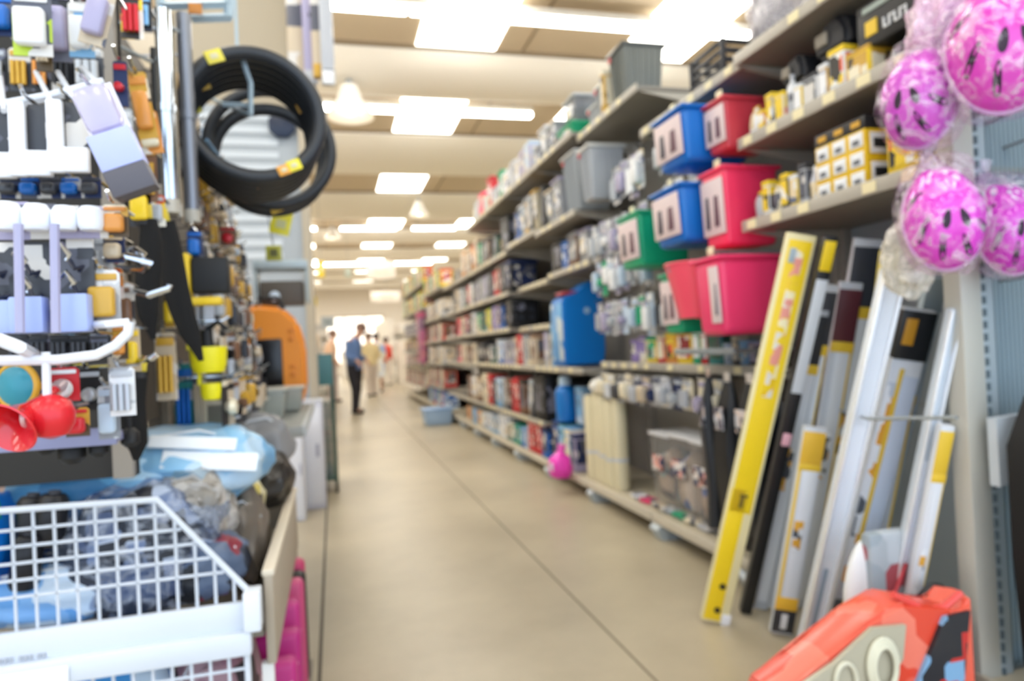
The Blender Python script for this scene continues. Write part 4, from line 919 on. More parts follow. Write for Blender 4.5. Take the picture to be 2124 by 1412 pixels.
wire([(95, 730), (98, 830)], 1.12, .006, 'upright_wire')
wire([(-60, 700), (0, 705), (40, 720), (70, 735, .1)], 1.06, .009)
wire([(38, 465), (42, 690)], 1.10, .0065, 'upright_wire', mat('#a9a8c8', .3)); wire([(113, 465), (116, 690)], 1.10, .0065, 'upright_wire', mat('#a9a8c8', .3))
for i, pts in enumerate(([(75, 150), (105, 210)], [(120, 150), (150, 200)], [(170, 140), (205, 178)], [(0, 160), (8, 230)])):
    wire([(a, b, .1*(1-j)) for j, (a, b) in enumerate(pts)], 1.22, .0045, 'hook_arm')
wire([(230, 545, .1), (265, 530), (310, 545), (300, 560, .05), (240, 555, .12)], 1.2, .006, 'hook_arm', CHROME)
wire([(240, 520, .1), (285, 518), (300, 530)], 1.2, .006, 'hook_arm', CHROME)
wire([(270, 602, .1), (310, 612), (350, 598), (352, 590)], 1.25, .006, 'hook_arm', CHROME)
wire([(285, 748, .1), (315, 742), (325, 735)], 1.25, .006, 'hook_arm', CHROME)
wire([(150, 460, .1), (190, 490), (225, 470)], 1.2, .006, 'hook_arm', CHROME)
part('back_panel', MB().box((-1.0, 1.72, 1.55), (1.12, .03, 1.3)), mat('#26231f', .7), t)  # dark sheet added behind the packs, coloured as the shade in their gaps
part('rack_leg', MB().box((-1.3, 1.70, 1.0), (.05, .05, 2.0)), mat('#56504a', .7), t)
part('side_post', MB().box((-.46, 1.70, 1.55), (.04, .04, 1.3)), mat('#8d8478', .5), t)
# the dark sheet's colour carries the shade between items
R1 = 'top row of near left rack'
hp('white and lime tall card pack in top row of left rack', 28, -20, 100, 118, 1.22, 'lime', 'white', 0, R1)
hp('blue labelled dark pack far left of the top row', -40, -10, 26, 75, 1.3, 'navy', 'blue', 0, R1)
hp('gold edged narrow pack right of the white lime pack', 72, 10, 102, 150, 1.3, 'gold', 'beige', 1, R1)
hp('dark pack with grey blue patch in the top row', 96, -30, 142, 130, 1.32, 'black', 'lavender', 0, R1)
hp('pack with white and light blue label in the top row', 143, 5, 190, 120, 1.28, 'light blue', 'white', 0, R1)
hp('beige slanted card pack at right of the top row', 196, -40, 246, 100, 1.24, 'beige', 'lavender', 0, R1, tilt=RX(14))
hp('yellow and red narrow pack hanging next to chrome pole', 250, -20, 292, 82, 1.4, 'yellow', 'red', 1, R1)
hp('black pack with blue stripes above the red capped one', 278, -10, 312, 66, 1.5, 'black', 'light blue', 1, R1)
for i, (a, b_, c, c2) in enumerate(((-30, 10, 'black', 'silver'), (20, 60, 'dark grey', 'gold'), (66, 100, 'black', 'orange'), (108, 150, 'dark grey', 'black'), (152, 210, 'dark grey', 'clear'))):
    hp('small %s pack with %s piece, %s in row behind the wire arms' % (c, c2, ORD[i]), a, 100, b_, 190, 1.5, c, c2, 1, 'dark packs behind wire arms')
R2 = 'white cards in second row'
def card_u(label, x0, y0, x1, y1, Y):
    p = P((x0+x1)/2, y0, Y=Y); k = px(Y, p.x); W, H = (x1-x0)*k, (y1-y0)*k
    t = thing('white_card_pack', label, 'pack', p, 0, R2)
    b = MB().box((-W*.3, 0, -H/2), (W*.4, .012, H), bev=.003).box((0, 0, -H*.82), (W, .014, H*.34), bev=.003)
    part('card', b, mat('#f2f5fc', .35), t)
    part('backing_card', MB().box((W*.2, .01, -H*.33), (W*.6, .005, H*.66), bev=.001), prn('dark grey', 20), t)
    part('peg_hook', MB().tube([(0, .1, .006), (0, -.02, .006), (0, -.03, .016)], .003, 6), CHROME, t)
card_u('white L shaped card pack cut by the left photo edge', -60, 215, 22, 372, 1.22)
card_u('white L shaped card pack, middle of the second row', 22, 212, 98, 368, 1.20)
card_u('white L shaped card pack, right one under the wire rail', 100, 208, 176, 360, 1.18)
p = P(185, 180, Y=1.12)
t = thing('hanging_pack', 'clear pack with lavender square and grey foot, hanging tilted', 'pack', p, 0, R2); t.rotation_euler.y = RX(-21)
part('backing_card', MB().box((0, .006, -.072), (.058, .003, .145), bev=.001), mprint(('#d9d4e2', '#b9b4c8', '#c9b890', '#e6e4f0'), 18), t)
part('clear_blister', MB().box((0, -.012, -.04), (.05, .03, .07), bev=.012), mclear('#e6e2f2', .5, .1), t)
part('lavender_label', MB().box((0, -.012, -.105), (.06, .034, .055), bev=.003), mat('#b3bdf0', .35), t)
part('grey_foot', MB().box((0, -.012, -.152), (.06, .036, .04), bev=.003), mat('#57555e', .5), t)
part('peg_hook', MB().tube([(0, .1, .006), (0, -.02, .006), (0, -.03, .016)], .003, 6), CHROME, t)
hp('red topped navy pack hanging beside the tilted clear one', 235, 128, 262, 222, 1.34, 'navy', 'red', 2, 'packs beside the chrome pole')
hp('orange and gold card pack left of the chrome pole, upper', 264, 150, 300, 290, 1.42, 'gold', 'orange', 0, 'packs beside the chrome pole', tilt=RX(-8))
hp('cream gold card pack left of the chrome pole, lower', 280, 230, 322, 320, 1.44, 'orange', 'cream', 0, 'packs beside the chrome pole', tilt=RX(-8))
hp('brown striped narrow pack hanging under the gold cards', 292, 300, 322, 420, 1.5, 'brown', 'gold', 1, 'packs beside the chrome pole')
hp('clear pack with white cap between lavender square and gold card', 238, 225, 272, 330, 1.38, 'clear', 'white', 2, 'packs beside the chrome pole')
hp('grey blister pack over the black long gloves', 268, 380, 310, 470, 1.5, 'dark grey', 'yellow', 0, 'packs beside the chrome pole')
hp('yellow white pack just left of the black long gloves', 312, 405, 340, 470, 1.55, 'yellow', 'silver', 0, 'packs beside the chrome pole')
for i in range(6):
    hp('navy blue pack foot, %s from left in the dark band' % ORD[i], -40+i*42, 368, -2+i*42, 412, 1.3, 'navy', 'dark grey' if i % 2 else 'blue', 0, 'navy packs in the dark band')
for i, (a, b_) in enumerate(((-14, 44), (50, 104), (110, 160), (165, 214))):
    p = P((a+b_)/2, 478, Y=1.14); k = px(1.14, p.x); r = (b_-a)*k/2
    t = thing('white_capped_pack', 'rounded white pack, %s from left in the third row' % ORD[i], 'pack', p, 0, 'rounded white packs in third row')
    part('white_cup', MB().lathe([(r*.8, 0), (r, r*.4), (r*1.0, r*1.5), (r*.7, r*2.0), (r*.2, r*2.1)], 20), mat('#eef2fb', .3), t)
    part('backing_card', MB().box((0, r*1.1, r*.9), (r*2, .004, r*2.8), bev=.001), prn('lavender', 24), t)
hp('gold printed card pack right of the rounded white packs', 214, 425, 262, 492, 1.16, 'gold', 'orange', 0, 'packs in third row')
hp('navy and brown pack beneath the gold printed card', 216, 488, 256, 545, 1.22, 'navy', 'beige', 0, 'packs in third row')
R4 = 'clip packs with blue labels in fourth row'
for i, (a, b_, top, l0, l1) in enumerate(((-46, 26, 500, 626, 694), (30, 94, 500, 618, 692), (118, 184, 486, 612, 690))):
    nm = ('left photo edge', 'middle one between lavender posts', 'right one beside gold label')[i]
    p = P((a+b_)/2, top, Y=1.16); k = px(1.16, p.x); W, H = (b_-a)*k, (l1-top)*k
    t = thing('clip_pack', 'pack of chrome clips with blue lower label, %s' % nm, 'pack', p, 0, R4)
    part('backing_card', MB().box((0, .012, -H/2), (W, .004, H), bev=.001), prn('dark grey', 26), t)
    part('blue_label', MB().box((0, -.012, -(l0+l1-2*top)/2*k), (W*.96, .03, (l1-l0)*k), bev=.003), mat('#a9bbf2', .35), t)
    for j, (u, v) in enumerate(((-.2, .18), (.15, .3), (-.1, .46), (.2, .55))):
        part('chrome_clip', MB().tube([(u*W-W*.2, -.01, -v*H+.004), (u*W, -.02, -v*H+.010*(-1)**j), (u*W+W*.16, -.012, -v*H-.006), (u*W+W*.05, -.01, -v*H-.014)], W*.075, 8), CHROME if j % 2 == 0 else mat('#1a2238', .3), t)
hp('gold label pack right of the blue labelled clip packs', 182, 560, 244, 672, 1.18, 'clear', 'gold', 0, R4)
hp('orange and red packet above the gold label', 212, 556, 252, 620, 1.28, 'orange', 'red', 0, R4)
hp('clear chrome handle pack with white ties in fourth row', 150, 488, 228, 590, 1.26, 'clear', 'silver', 1, R4)
hp('dark pack under curled chrome hooks beside black gloves', 246, 590, 276, 680, 1.35, 'dark grey', 'brown', 0, R4)
for i in range(5):
    hp('black brush pack under the white rail, %s from left' % ORD[i], 20+i*42, 694, 60+i*42, 742, 1.24, 'black', 'dark grey', 1, 'brush packs under white rail')
hp('gold and white pack behind corner of the white rail', 234, 672, 262, 745, 1.3, 'gold', 'orange', 0, 'packs below the white rail')
hp('beige tall pack right of the white rail corner', 262, 680, 288, 770, 1.34, 'beige', 'yellow', 0, 'packs below the white rail')
# lower left things
t = thing('ringed_reflector', 'round teal reflector with gold ring hanging above red horn', 'reflector', P(40, 800, Y=1.2)); t.rotation_euler = (RX(90), 0, RX(-20))
part('disc', MB().lathe([(.03, 0), (.03, .008), (.022, .014), (.0, .015)], 24), mat('#2c8fa4', .3), t)
part('gold_ring', MB().torus((0, 0, .004), .032, .005, 'Z', 32, 8), mat('#d9a52a', .35), t)
t = thing('ringed_reflector', 'half hidden navy disc with gold arc beside the teal reflector', 'reflector', P(74, 842, Y=1.26)); t.rotation_euler = (RX(90), 0, RX(-10))
part('disc', MB().lathe([(.034, 0), (.034, .008), (.0, .012)], 24), mat('#4a4a78', .3), t)
part('gold_ring', MB().torus((0, 0, .004), .034, .006, 'Z', 32, 8), mat('#d9a52a', .35), t)
def horn(label, c, r, L, rot, small=False):
    t = thing('trumpet_horn', label, 'horn', c, 0, 'red trumpet horns'); t.rotation_euler = rot
    part('bell', MB().lathe([(r*.16, L), (r*.2, L*.7), (r*.34, L*.42), (r*.7, L*.12), (r, 0), (r*.95, -.002), (r*.64, L*.12), (r*.28, L*.42), (r*.12, L*.7)], 32, close=False), mat('#d81c28', .2, coat=.6), t)
    part('throat', MB().lathe([(r*.2, L*.5), (r*.2, L*.52)], 18), mat('#4a0810', .5), t)
    part('coupling', MB().lathe([(r*.24, L), (r*.24, L+.012), (r*.16, L+.02)], 18), mat('#c9b4b8', .3, .5), t)
horn('large red trumpet horn bell facing the camera, far left', P(16, 888, Y=1.08), .040, .10, (RX(-62), 0, RX(-20)))
t = thing('trumpet_horn', 'round red horn bulb beside the large red trumpet bell', 'horn', P(106, 862, Y=1.12), 0, 'red trumpet horns')
part('bulb', MB().lathe([(.004, -.033), (.02, -.028), (.0295, -.012), (.031, .004), (.025, .02), (.012, .029), (.004, .031)], 28), mat('#d8222e', .3), t)
part('coupling', MB().torus((-.03, -.004, 0), .011, .004, 'X', 18, 8), mat('#e2c9cc', .3, .4), t)
hp('white and red striped pack above the red horn bulb', 104, 762, 160, 832, 1.22, 'red', 'white', 2, 'packs below the white rail')
hp('gold and red pack right of the red horn bulb', 138, 845, 182, 905, 1.22, 'gold', 'red', 0, 'packs below the white rail')
hp('pack with blue label at foot of the left rack', 204, 800, 244, 910, 1.26, 'clear', 'pale blue', 0, 'packs below the white rail')
hp('clear chrome fitting pack in front of the black glove', 228, 762, 276, 862, 1.22, 'clear', 'silver', 1, 'packs below the white rail')
hp('dark pack with silver piece between horn bulb and rail', 166, 765, 208, 850, 1.3, 'black', 'silver', 2, 'packs below the white rail')
for i, (x, y, rr_) in enumerate(((95, 915, 22), (150, 930, 26), (205, 925, 18), (270, 905, 18))):
    p = P(x, y, Y=1.36); k = px(1.36, p.x)
    t = thing('rubber_knob', 'black rubber knob, %s from left hanging above blue bags' % ORD[i], 'knob', p, 0, 'black rubber knobs')
    part('knob_head', MB().lathe([(rr_*k*.5, -rr_*k*1.2), (rr_*k, -rr_*k*.7), (rr_*k, rr_*k*.4), (rr_*k*.5, rr_*k)], 18), BLACK, t)
    part('stem', MB().cyl((0, 0, rr_*k*.8), (0, 0, rr_*k*2.2), rr_*k*.3), BLACK, t)
# red shelf under the horns
t = thing('price_shelf', 'blue grey narrow shelf edge below the horns', 'shelf', P(110, 905, Y=1.32))
part('shelf_board', MB().box((-.06, .04, -.01), (.32, .1, .012), bev=.002), mat('#7c80a4', .4), t)
part('shelf_lip', MB().box((-.06, -.01, -.005), (.32, .01, .03), bev=.002), mat('#8f93b8', .4), t)
# black gloves
def glove(label, c, L, wd, tilt, seed):
    t = thing('long_glove', label, 'glove', c, 0, 'long black gloves'); t.rotation_euler.y = tilt
    b = MB(); N = 10; seg = 14; vs = []
    for i in range(N+1):
        f = i/N; ww = wd*(.55+.5*math.sin(f*PI*.9+.3))*(1.0 if f < .8 else 1-.6*(f-.8)/.2)
        vs.append([b.b.verts.new((ww/2*math.cos(2*PI*k/seg)+.008*math.sin(f*5+seed), ww*.32*math.sin(2*PI*k/seg), -L*f)) for k in range(seg)])
    for a, q in zip(vs, vs[1:]):
        for k in range(seg): b.b.faces.new((a[k], a[(k+1) % seg], q[(k+1) % seg], q[k]))
    b.b.faces.new(vs[0]); b.b.faces.new(vs[-1][::-1])
    part('glove_body', b, mat('#040406', .85, bump=.5, scale=25), t)
    part('cuff_band', MB().lathe([(wd*.36, -.012), (wd*.36, .0)], 18, Matrix.Diagonal((1, .7, 1, 1))), mat('#1f1f24', .5), t)
    part('hang_tab', MB().box((0, 0, .015), (.03, .004, .03), bev=.001), mat('#d9c23a', .5), t)
glove('long black glove hanging just left of the chrome pole', P(300, 455, Y=1.5), .24, .046, RX(-2), 1)
glove('long black glove slanting down under the chrome pole', P(338, 462, Y=1.62), .31, .05, RX(-11), 2)
glove('short black glove hanging below the white rail corner', P(286, 770, Y=1.45), .17, .05, RX(6), 3)
# chrome poles
def pole(label, x, y0, y1, Y, r, m, g='metal tubes hanging at left'):
    a = P(x, y0, Y=Y); k = a.z - P(x, y1, Y=Y).z
    t = thing('metal_tube', label, 'tube', (a.x, a.y, a.z-k), 0, g)
    part('tube_body', MB().cyl((0, 0, 0), (0, 0, k), r, seg=20), m, t)
    part('collar', MB().cyl((0, 0, k*.48), (0, 0, k*.52), r*1.18, seg=20), m, t)
    part('holder_arm', MB().cyl((0, 0, k*.9), (-.48-a.x, 1.72-Y, k*.9), .005, seg=6), STEEL, t)
    part('end_plug', MB().cyl((0, 0, -.012), (0, 0, .02), r*1.08, seg=20), mat('#b9b4a8', .4), t)
pole('shiny chrome tube hanging vertically left of grey tube', 336, 20, 432, 1.75, .018, mat('#d4deea', .08, 1))
pole('dull grey square tube right of the chrome tube', 380, 30, 452, 1.95, .019, mat('#83868e', .3, .6))
pole('thin brown grey tube between chrome and grey tubes', 355, 30, 440, 1.93, .006, mat('#8b7f6c', .4, .3))
pole('thin dark tube at left of the chrome tube', 318, 100, 400, 1.85, .008, mat('#3b3a38', .4, .3))
t = thing('pale_frame', 'pale blue grey square tube frame at top near tyre rings', 'frame', (0, 0, 0))
def bar(pts, Y, r=.008, name='frame_bar', m=None): part(name, MB().tube([P(x, y, Y=Y+(q[0] if q else 0)) for x, y, *q in pts], r, 4), m or mat('#a8bcc8', .35, .2), t)
bar([(330, 12), (400, 10), (478, 8)], 2.05, .013); bar([(474, -60), (474, 38)], 2.05, .013); bar([(398, 38), (480, 36)], 2.05, .013); bar([(330, -30), (334, 30)], 2.05, .012)
part('orange_tag', MB().box(P(405, 18, Y=2.02), (.035, .006, .03), bev=.002), mat('#c07a28', .4), t)
bar([(500, 112), (512, 150), (520, 172), (520, 238)], 2.08, .007, 'hanger_bracket'); bar([(462, 216), (520, 218)], 2.1, .007, 'hanger_bracket'); bar([(440, 205, .3), (520, 240)], 2.1, .006, 'hanger_bracket')
bar([(500, 112, 0), (492, 100, .7), (486, -40, .7)], 2.08, .006, 'hanger_bracket')
# steering wheel covers
def cover(c, R, r, label, tilt=0, tags=()):
    t = thing('steering_wheel_cover', label, 'wheel cover', c, 0, 'black steering wheel covers'); t.rotation_euler = (RX(-4), 0, tilt)
    part('cover_ring', MB().torus((0, 0, 0), R, r, 'Y', 64, 14), mat('#24282e', .42, bump=.3, scale=60), t)
    part('inner_seam', MB().torus((0, -.004, 0), R-r*.92, .003, 'Y', 48, 6), mat('#0c0d10', .5), t)
    for a, c_, s in tags:
        q = part('paper_tag', MB().box((R*math.cos(a)*.98, -r*1.05, R*math.sin(a)*.98), (.045*s, .006, .036*s), Matrix.Rotation(-.4, 3, 'Y'), bev=.002), mat(c_, .4), t, 'yellow paper tag')
        part('tag_print', MB().box((R*math.cos(a)*.98, -r*1.05-.004, R*math.sin(a)*.98), (.02*s, .003, .014*s), Matrix.Rotation(-.4, 3, 'Y')), mat('#d8d0a8', .4), q)
    return t
c0 = P(527, 238, Y=2.05)
TAG0 = ((2.15, '#e6d64a', 1.05), (-.98, '#f0e02e', .9), (-1.16, '#f0a838', .8))
TAGS = {2: ((-1.5, '#e0a83a', .8),), 3: ((2.42, '#c9a23a', .95),), 4: ((.55, '#d8a23c', .8),), 5: ((2.7, '#d6c83a', .95),)}
for i in range(6):
    lab = 'front black steering wheel cover with yellow tags, facing the aisle' if i == 0 else '%s black steering wheel cover behind the front one in the stack' % ORD[i]
    cover((c0.x-i*.006, c0.y+i*.041, c0.z-.002*i), .182, .0195, lab, RX(9), TAG0 if i == 0 else TAGS.get(i, ()))
c1 = P(562, 306, Y=2.44)
cover((c1.x, c1.y, c1.z), .198, .019, 'drooping black steering wheel cover behind and below the stack', RX(4), ())
cover((c1.x-.01, c1.y+.045, c1.z-.03), .180, .021, 'farthest black steering wheel cover hanging lowest of all', RX(6), ((-1.5, '#e8c23a', .9),))
t = thing('hanging_tag', 'large bright yellow tag under the black wheel covers', 'tag', P(583, 462, Y=2.6), 0)
part('tag_card', MB().box((0, 0, 0), (.07, .004, .085), Matrix.Rotation(.25, 3, 'Y'), bev=.001), mat('#ece23a', .4), t)
part('tag_print', MB().box((.0, -.004, -.005), (.035, .003, .03), Matrix.Rotation(.25, 3, 'Y')), mat('#cfd09a', .4), t)
part('blue_hook', MB().tube([(-.2, -.25, .22), (-.12, .02, .11), (0, .0, .105), (.03, 0, .07), (0, 0, .04)], .006, 6), mat('#6f9cc0', .3), t)
t = thing('hanging_tag', 'olive yellow box tag below the bright yellow one', 'tag', P(568, 525, Y=2.9), 0)
part('tag_card', MB().box((0, 0, 0), (.06, .02, .06), bev=.003), mat('#a8a83a', .4), t)
part('tag_print', MB().box((.0, -.012, 0), (.03, .003, .03)), mat('#5a5a2a', .4), t)
part('tag_cord', MB().tube([(0, 0, .03), (-.02, -.05, .2), (-.12, -.12, .3)], .003, 6), STEEL, t)
# ---- the left gondola along the aisle and its goods
t = thing('pegboard_run', 'brown grey pegboard gondola running along the left side', 'shelf unit', (0, 0, 0))
part('pegboard', MB().box((-.62, 3.37, 1.1), (.04, 1.46, 2.2)), mat('#5a534b', .6), t)
part('front_pegboard', MB().box((-.62, 2.21, 1.58), (.04, .86, 1.24)), mat('#5a534b', .6), t)
part('base_plinth', MB().box((-.60, 3.37, .3), (.14, 1.44, .6)), mat('#4a453f', .6), t)
for y in (2.68, 3.4, 4.05): part('upright', MB().box((-.59, y, 1.1), (.03, .04, 2.2)), mat('#8d8478', .5), t)
LCN = ['beige', 'cream', 'light grey', 'dark grey', 'black', 'beige', 'silver', 'brown', 'black', 'gold', 'dark grey', 'beige']
zs = [2.02, 1.90, 1.78, 1.64, 1.50, 1.37, 1.24, 1.10]
for zi, z in enumerate(zs):
    x = -.44+zi*.022
    y0 = 2.15 - zi*.03
    nmax = 15
    for yi in range(nmax):
        y = y0+yi*.088
        if y > (3.2 if zi < 5 else 2.95): break
        c, c2 = random.choice(LCN), random.choice(LCN+['pale blue', 'beige', 'black', 'silver', 'gold', 'brown'])
        peg_pack('%s card pack, %s along %s of receding left pegboard' % (c, ORD[yi], ['topmost row', 'second row', 'third row', 'fourth row', 'fifth row', 'sixth row', 'seventh row', 'lowest row'][zi]),
                 (x+random.uniform(-.012, .012), y, z+random.uniform(-.015, .015)),   .06*random.uniform(.7, 1.15), .13*random.uniform(.8, 1.1), .03, c, c2, PI/2+RX(random.uniform(-30, 0)), 'card packs on the receding left pegboard', random.choice((0, 1, 2)), peg=.14)
# things that stick out of it
def lx(label, x0, y0, x1, y1, Y, c, c2, style=0, dp=.03, tilt=0): return hp(label, x0, y0, x1, y1, Y, c, c2, style, 'single packs in front of left pegboard', dp, tilt)
lx('dark blue pack right under the dull grey tube', 388, 478, 418, 540, 1.9, 'navy', 'blue')
lx('tall blue handled tool pack low on the pegboard', 360, 755, 398, 905, 2.1, 'teal', 'blue', 1)
lx('long cream striped pack low beside the blue handles', 398, 745, 424, 895, 2.1, 'cream', 'beige', 1)
lx('beige and yellow card stack under the black gloves', 322, 690, 362, 830, 1.9, 'beige', 'gold', 1)
lx('grey round clip pack above the yellow cups', 408, 605, 450, 690, 2.1, 'dark grey', 'brown', 2)
lx('white and navy pack high at the end of pegboard', 448, 340, 482, 410, 2.5, 'light grey', 'blue')
lx('small red pack on the third row of pegboard', 456, 470, 488, 510, 2.4, 'brown', 'red', 2)
lx('light blue tube pack centre of the pegboard', 455, 600, 478, 665, 2.4, 'pale blue', 'navy')
lx('grey white curled hose pack near end of pegboard', 470, 680, 512, 810, 2.7, 'black', 'silver', 2)
lx('gold narrow card left of the yellow square bracket', 340, 600, 362, 680, 1.95, 'gold', 'yellow', 0)
t = thing('yellow_bracket', 'yellow square bracket around black box on left pegboard', 'bracket', P(420, 580, Y=1.86))
part('bracket_frame', MB().box((-.035, 0, 0), (.02, .05, .13), bev=.004).box((.0, 0, -.055), (.09, .05, .02), bev=.004), mat('#e8c41c', .35), t)
part('black_box', MB().box((.02, .01, .01), (.085, .06, .09), bev=.006), BLACK, t)
def cup(label, x, y, Y, r, h, c='#efe41e'):
    t = thing('yellow_cup', label, 'cup', P(x, y, Y=Y), 0, 'yellow plastic cups')
    part('cup_body', MB().lathe([(r*.8, 0), (r*.95, h*.3), (r, h), (r*.94, h), (r*.7, h*.1)], 28, close=False), mat(c, .3), t)
    part('cup_base', MB().lathe([(r*.8, 0), (r*.8, .006)], 28), mat(c, .3), t)
    part('handle', MB().tube([(-r, 0, h*.9), (-r*1.0, 0, h*1.8), (-r*.7, 0, h*2.1)], .006, 6), mat(c, .3), t)
cup('upper broad yellow cup hanging low on left pegboard', 434, 772, 1.92, .046, .066)
cup('lower small yellow cup under the broad one', 440, 828, 1.92, .028, .042)
t = thing('spray_gun', 'black nozzle standing out of the upper yellow cup', 'tool', P(430, 724, Y=1.92))
part('nozzle', MB().cyl((0, 0, -.03), (0, 0, .05), .02, .014), BLACK, t); part('trigger', MB().tube([(0, 0, .05), (.03, -.01, .07), (.05, -.01, .05)], .007, 6), BLACK, t)
# clear lidded box and shelf at the end of the pegboard
t = thing('grey_shelf', 'grey metal counter shelf below the orange case', 'shelf', (-.36, 3.55, .855))
part('shelf_board', MB().box((0, 0, 0), (.46, 1.4, .02), bev=.003), mat('#7f837f', .5), t)
part('front_lip', MB().box((.23, 0, -.005), (.015, 1.4, .045), bev=.003), mat('#b9c0c2', .4), t)
part('end_lip', MB().box((0, -.7, -.005), (.46, .015, .045), bev=.003), mat('#9a9a94', .4), t)
for s in (-1, 1): part('leg', MB().box((-.19, s*.6, -.43), (.04, .04, .83)), mat('#4a4a48', .5), t)
def tray(label, c, d, m, fill_):
    t = thing('clear_tray', label, 'tray', c, 0, 'clear trays on the grey shelf')
    part('tray_body', MB().taper((0, 0, 0), d, .85, .85, bev=.01), mclear('#c9cdc4', .35, .2), t)
    part('contents', MB().taper((0, 0, .006), (d[0]*.84, d[1]*.84, d[2]*.6), .9, .9, bev=.01), mprint(fill_, 20), t)
    part('rim', MB().box((0, 0, d[2]), (d[0]+.012, d[1]+.012, .01), bev=.003), mat('#b9bdb6', .3), t)
tray('clear tray of small packets at front of grey shelf', (-.42, 3.08, .87), (.26, .26, .1), None, ('#a9a896', '#c8c6b4', '#8d8c7c', '#cfc23a'))
tray('clear tray with yellow and white packets behind first tray', (-.34, 3.42, .87), (.24, .26, .13), None, ('#c9c6ae', '#e6e4da', '#d9c03a', '#a09c88'))
tray('grey tray close to the orange case', (-.28, 3.76, .87), (.24, .26, .12), None, ('#9aa09c', '#b8a898', '#c4b8a8', '#8a8d8a'))
# orange case
t = thing('orange_case', 'big orange plastic case with dark window on the grey shelf', 'case', (-.335, 4.12, .87))
b = MB(); b.poly([(-.19, 0), (.15, 0), (.185, .1), (.185, .34), (.15, .48), (.07, .56), (-.06, .58), (-.15, .56), (-.19, .48)], .2)
bmesh.ops.bevel(b.b, geom=list(b.b.edges), offset=.025, segments=3, affect='EDGES')
part('case_body', b, mat('#f0962e', .35), t)
part('dark_window', MB().box((-.01, -.1, .25), (.14, .02, .27), bev=.01), mat('#14161c', .25), t)
for z in (.18, .38):
    part('embossed_mark', MB().box((.11, -.101, z), (.03, .008, .03), bev=.003).box((.11, -.101, z+.045), (.03, .008, .025), bev=.003), mat('#d87e1e', .4), t)
part('side_opening', MB().box((-.175, -.06, .26), (.05, .14, .36), bev=.02), mat('#120f0c', .5), t)
part('top_grip', MB().tube([(-.08, 0, .575), (-.06, 0, .62), (.04, 0, .62), (.07, 0, .555)], .014, 8), mat('#1a1a1e', .4), t)
t = thing('metal_tray', 'pale blue grey metal hood tray above the orange case', 'tray', (-.27, 4.2, 1.50))
part('hood_top', MB().box((0, 0, .18), (.30, .22, .05), bev=.006), mat('#b4c4cc', .35, .1), t)
for s in (-1, 1): part('side_arm', MB().box((s*.14, 0, .07), (.018, .2, .22), bev=.004), mat('#a9b8be', .35, .1), t)
part('inner_box', MB().box((0, .02, .02), (.24, .16, .14), bev=.01), mat('#5c544c', .5), t)
part('round_lamp', MB().lathe([(.025, 0), (.03, .01), (.0, .02)], 18, Matrix.Translation((-.04, -.07, .0)) @ Matrix.Rotation(PI/2, 4, 'X')), mat('#cfe0f2', .2), t)
# tall end panel, with perforated sheet and badge
t = thing('tall_rack', 'tall beige and grey rack end panel behind the wheel covers', 'rack', (-.62, 5.75, 0))
part('upper_panel', MB().box((0, 0, 3.65), (.95, .05, 1.0)), mat('#b0a48e', .6), t, 'beige upper panel')
part('lower_panel', MB().box((0, 0, 1.95), (.95, .05, 2.4)), mat('#a9b0b6', .5), t, 'grey lower panel')
part('side_post', MB().box((.46, -.03, 2.1), (.07, .1, 4.2), bev=.005), mat('#b5a994', .5), t)
b = MB()
for i in range(12): b.box((-.08, -.03, 3.06-i*.1), (.7, .006, .05))
part('panel_slots', b, mat('#cdd4da', .5), t)
BP = P(585, 260, Y=5.70)
part('navy_badge', MB().lathe([(.11, 0), (.11, .02), (.09, .03)], 8, Matrix.Translation((BP.x+.62, -.05, BP.z)) @ Matrix.Rotation(PI/2, 4, 'X') @ Matrix.Rotation(PI/8, 4, 'Z')), mat('#14233e', .4), t)
for i, (x0, x1, y1, c, c2, lab) in enumerate(((590, 622, 190, 'beige', 'light grey', 'beige long pack hanging high at the rack post, leftmost'), (622, 648, 175, 'lavender', 'light grey', 'grey violet long pack hanging high, middle'), (640, 664, 160, 'beige', 'gold', 'long pack with yellow foot hanging high near post'), (658, 684, 172, 'light grey', 'white', 'long grey pack hanging high, nearest the light line'))):
    p = P((x0+x1)/2, -60, Y=5.3-i*.05); k = px(5.3, p.x)
    t = thing('long_pack', lab, 'pack', p, 0, 'long packs hanging high')
    H = (y1+60)*k
    part('pack_body', MB().box((0, 0, -H/2), ((x1-x0)*k, .05, H), bev=.01), prn(c, 6), t)
    part('pack_header', MB().box((0, -.002, -.06), ((x1-x0)*k*.9, .054, .12), bev=.005), mat(PAL[c2], .5), t)
    part('foot_band', MB().box((0, -.002, -H+.05), ((x1-x0)*k*.9, .054, .1), bev=.005), mat(PAL[c2], .5), t)
# cart and white cabinets
t = thing('roll_cart', 'teal panelled wire cart with dark green frame by the aisle', 'cart', (-.12, 6.0, 0))
gm = mat('#2c4a40', .4)
for x in (-.13, .10):
    for y in (-.1, .5): part('frame_post', MB().box((x, y, .62), (.03, .03, 1.08), bev=.003), gm, t); part('castor', MB().cyl((x-.012, y, .04), (x+.012, y, .04), .04, seg=16), BLACK, t)
part('teal_panel', MB().box((-.015, -.11, 1.03), (.24, .02, .26), bev=.004), mat('#4a7f86', .4), t)
part('teal_side', MB().box((.1, .2, 1.03), (.02, .58, .26), bev=.004), mat('#4a7f86', .4), t)
part('cart_deck', MB().box((-.015, .2, .12), (.25, .62, .03), bev=.004), gm, t)
b = MB()
for i in range(6): b.box((-.12+i*.04, -.11, .5), (.006, .006, .8))
for i in range(8): b.box((-.015, -.11, .14+i*.1), (.24, .006, .006))
part('wire_mesh', b, mat('#5f7a70', .4), t)
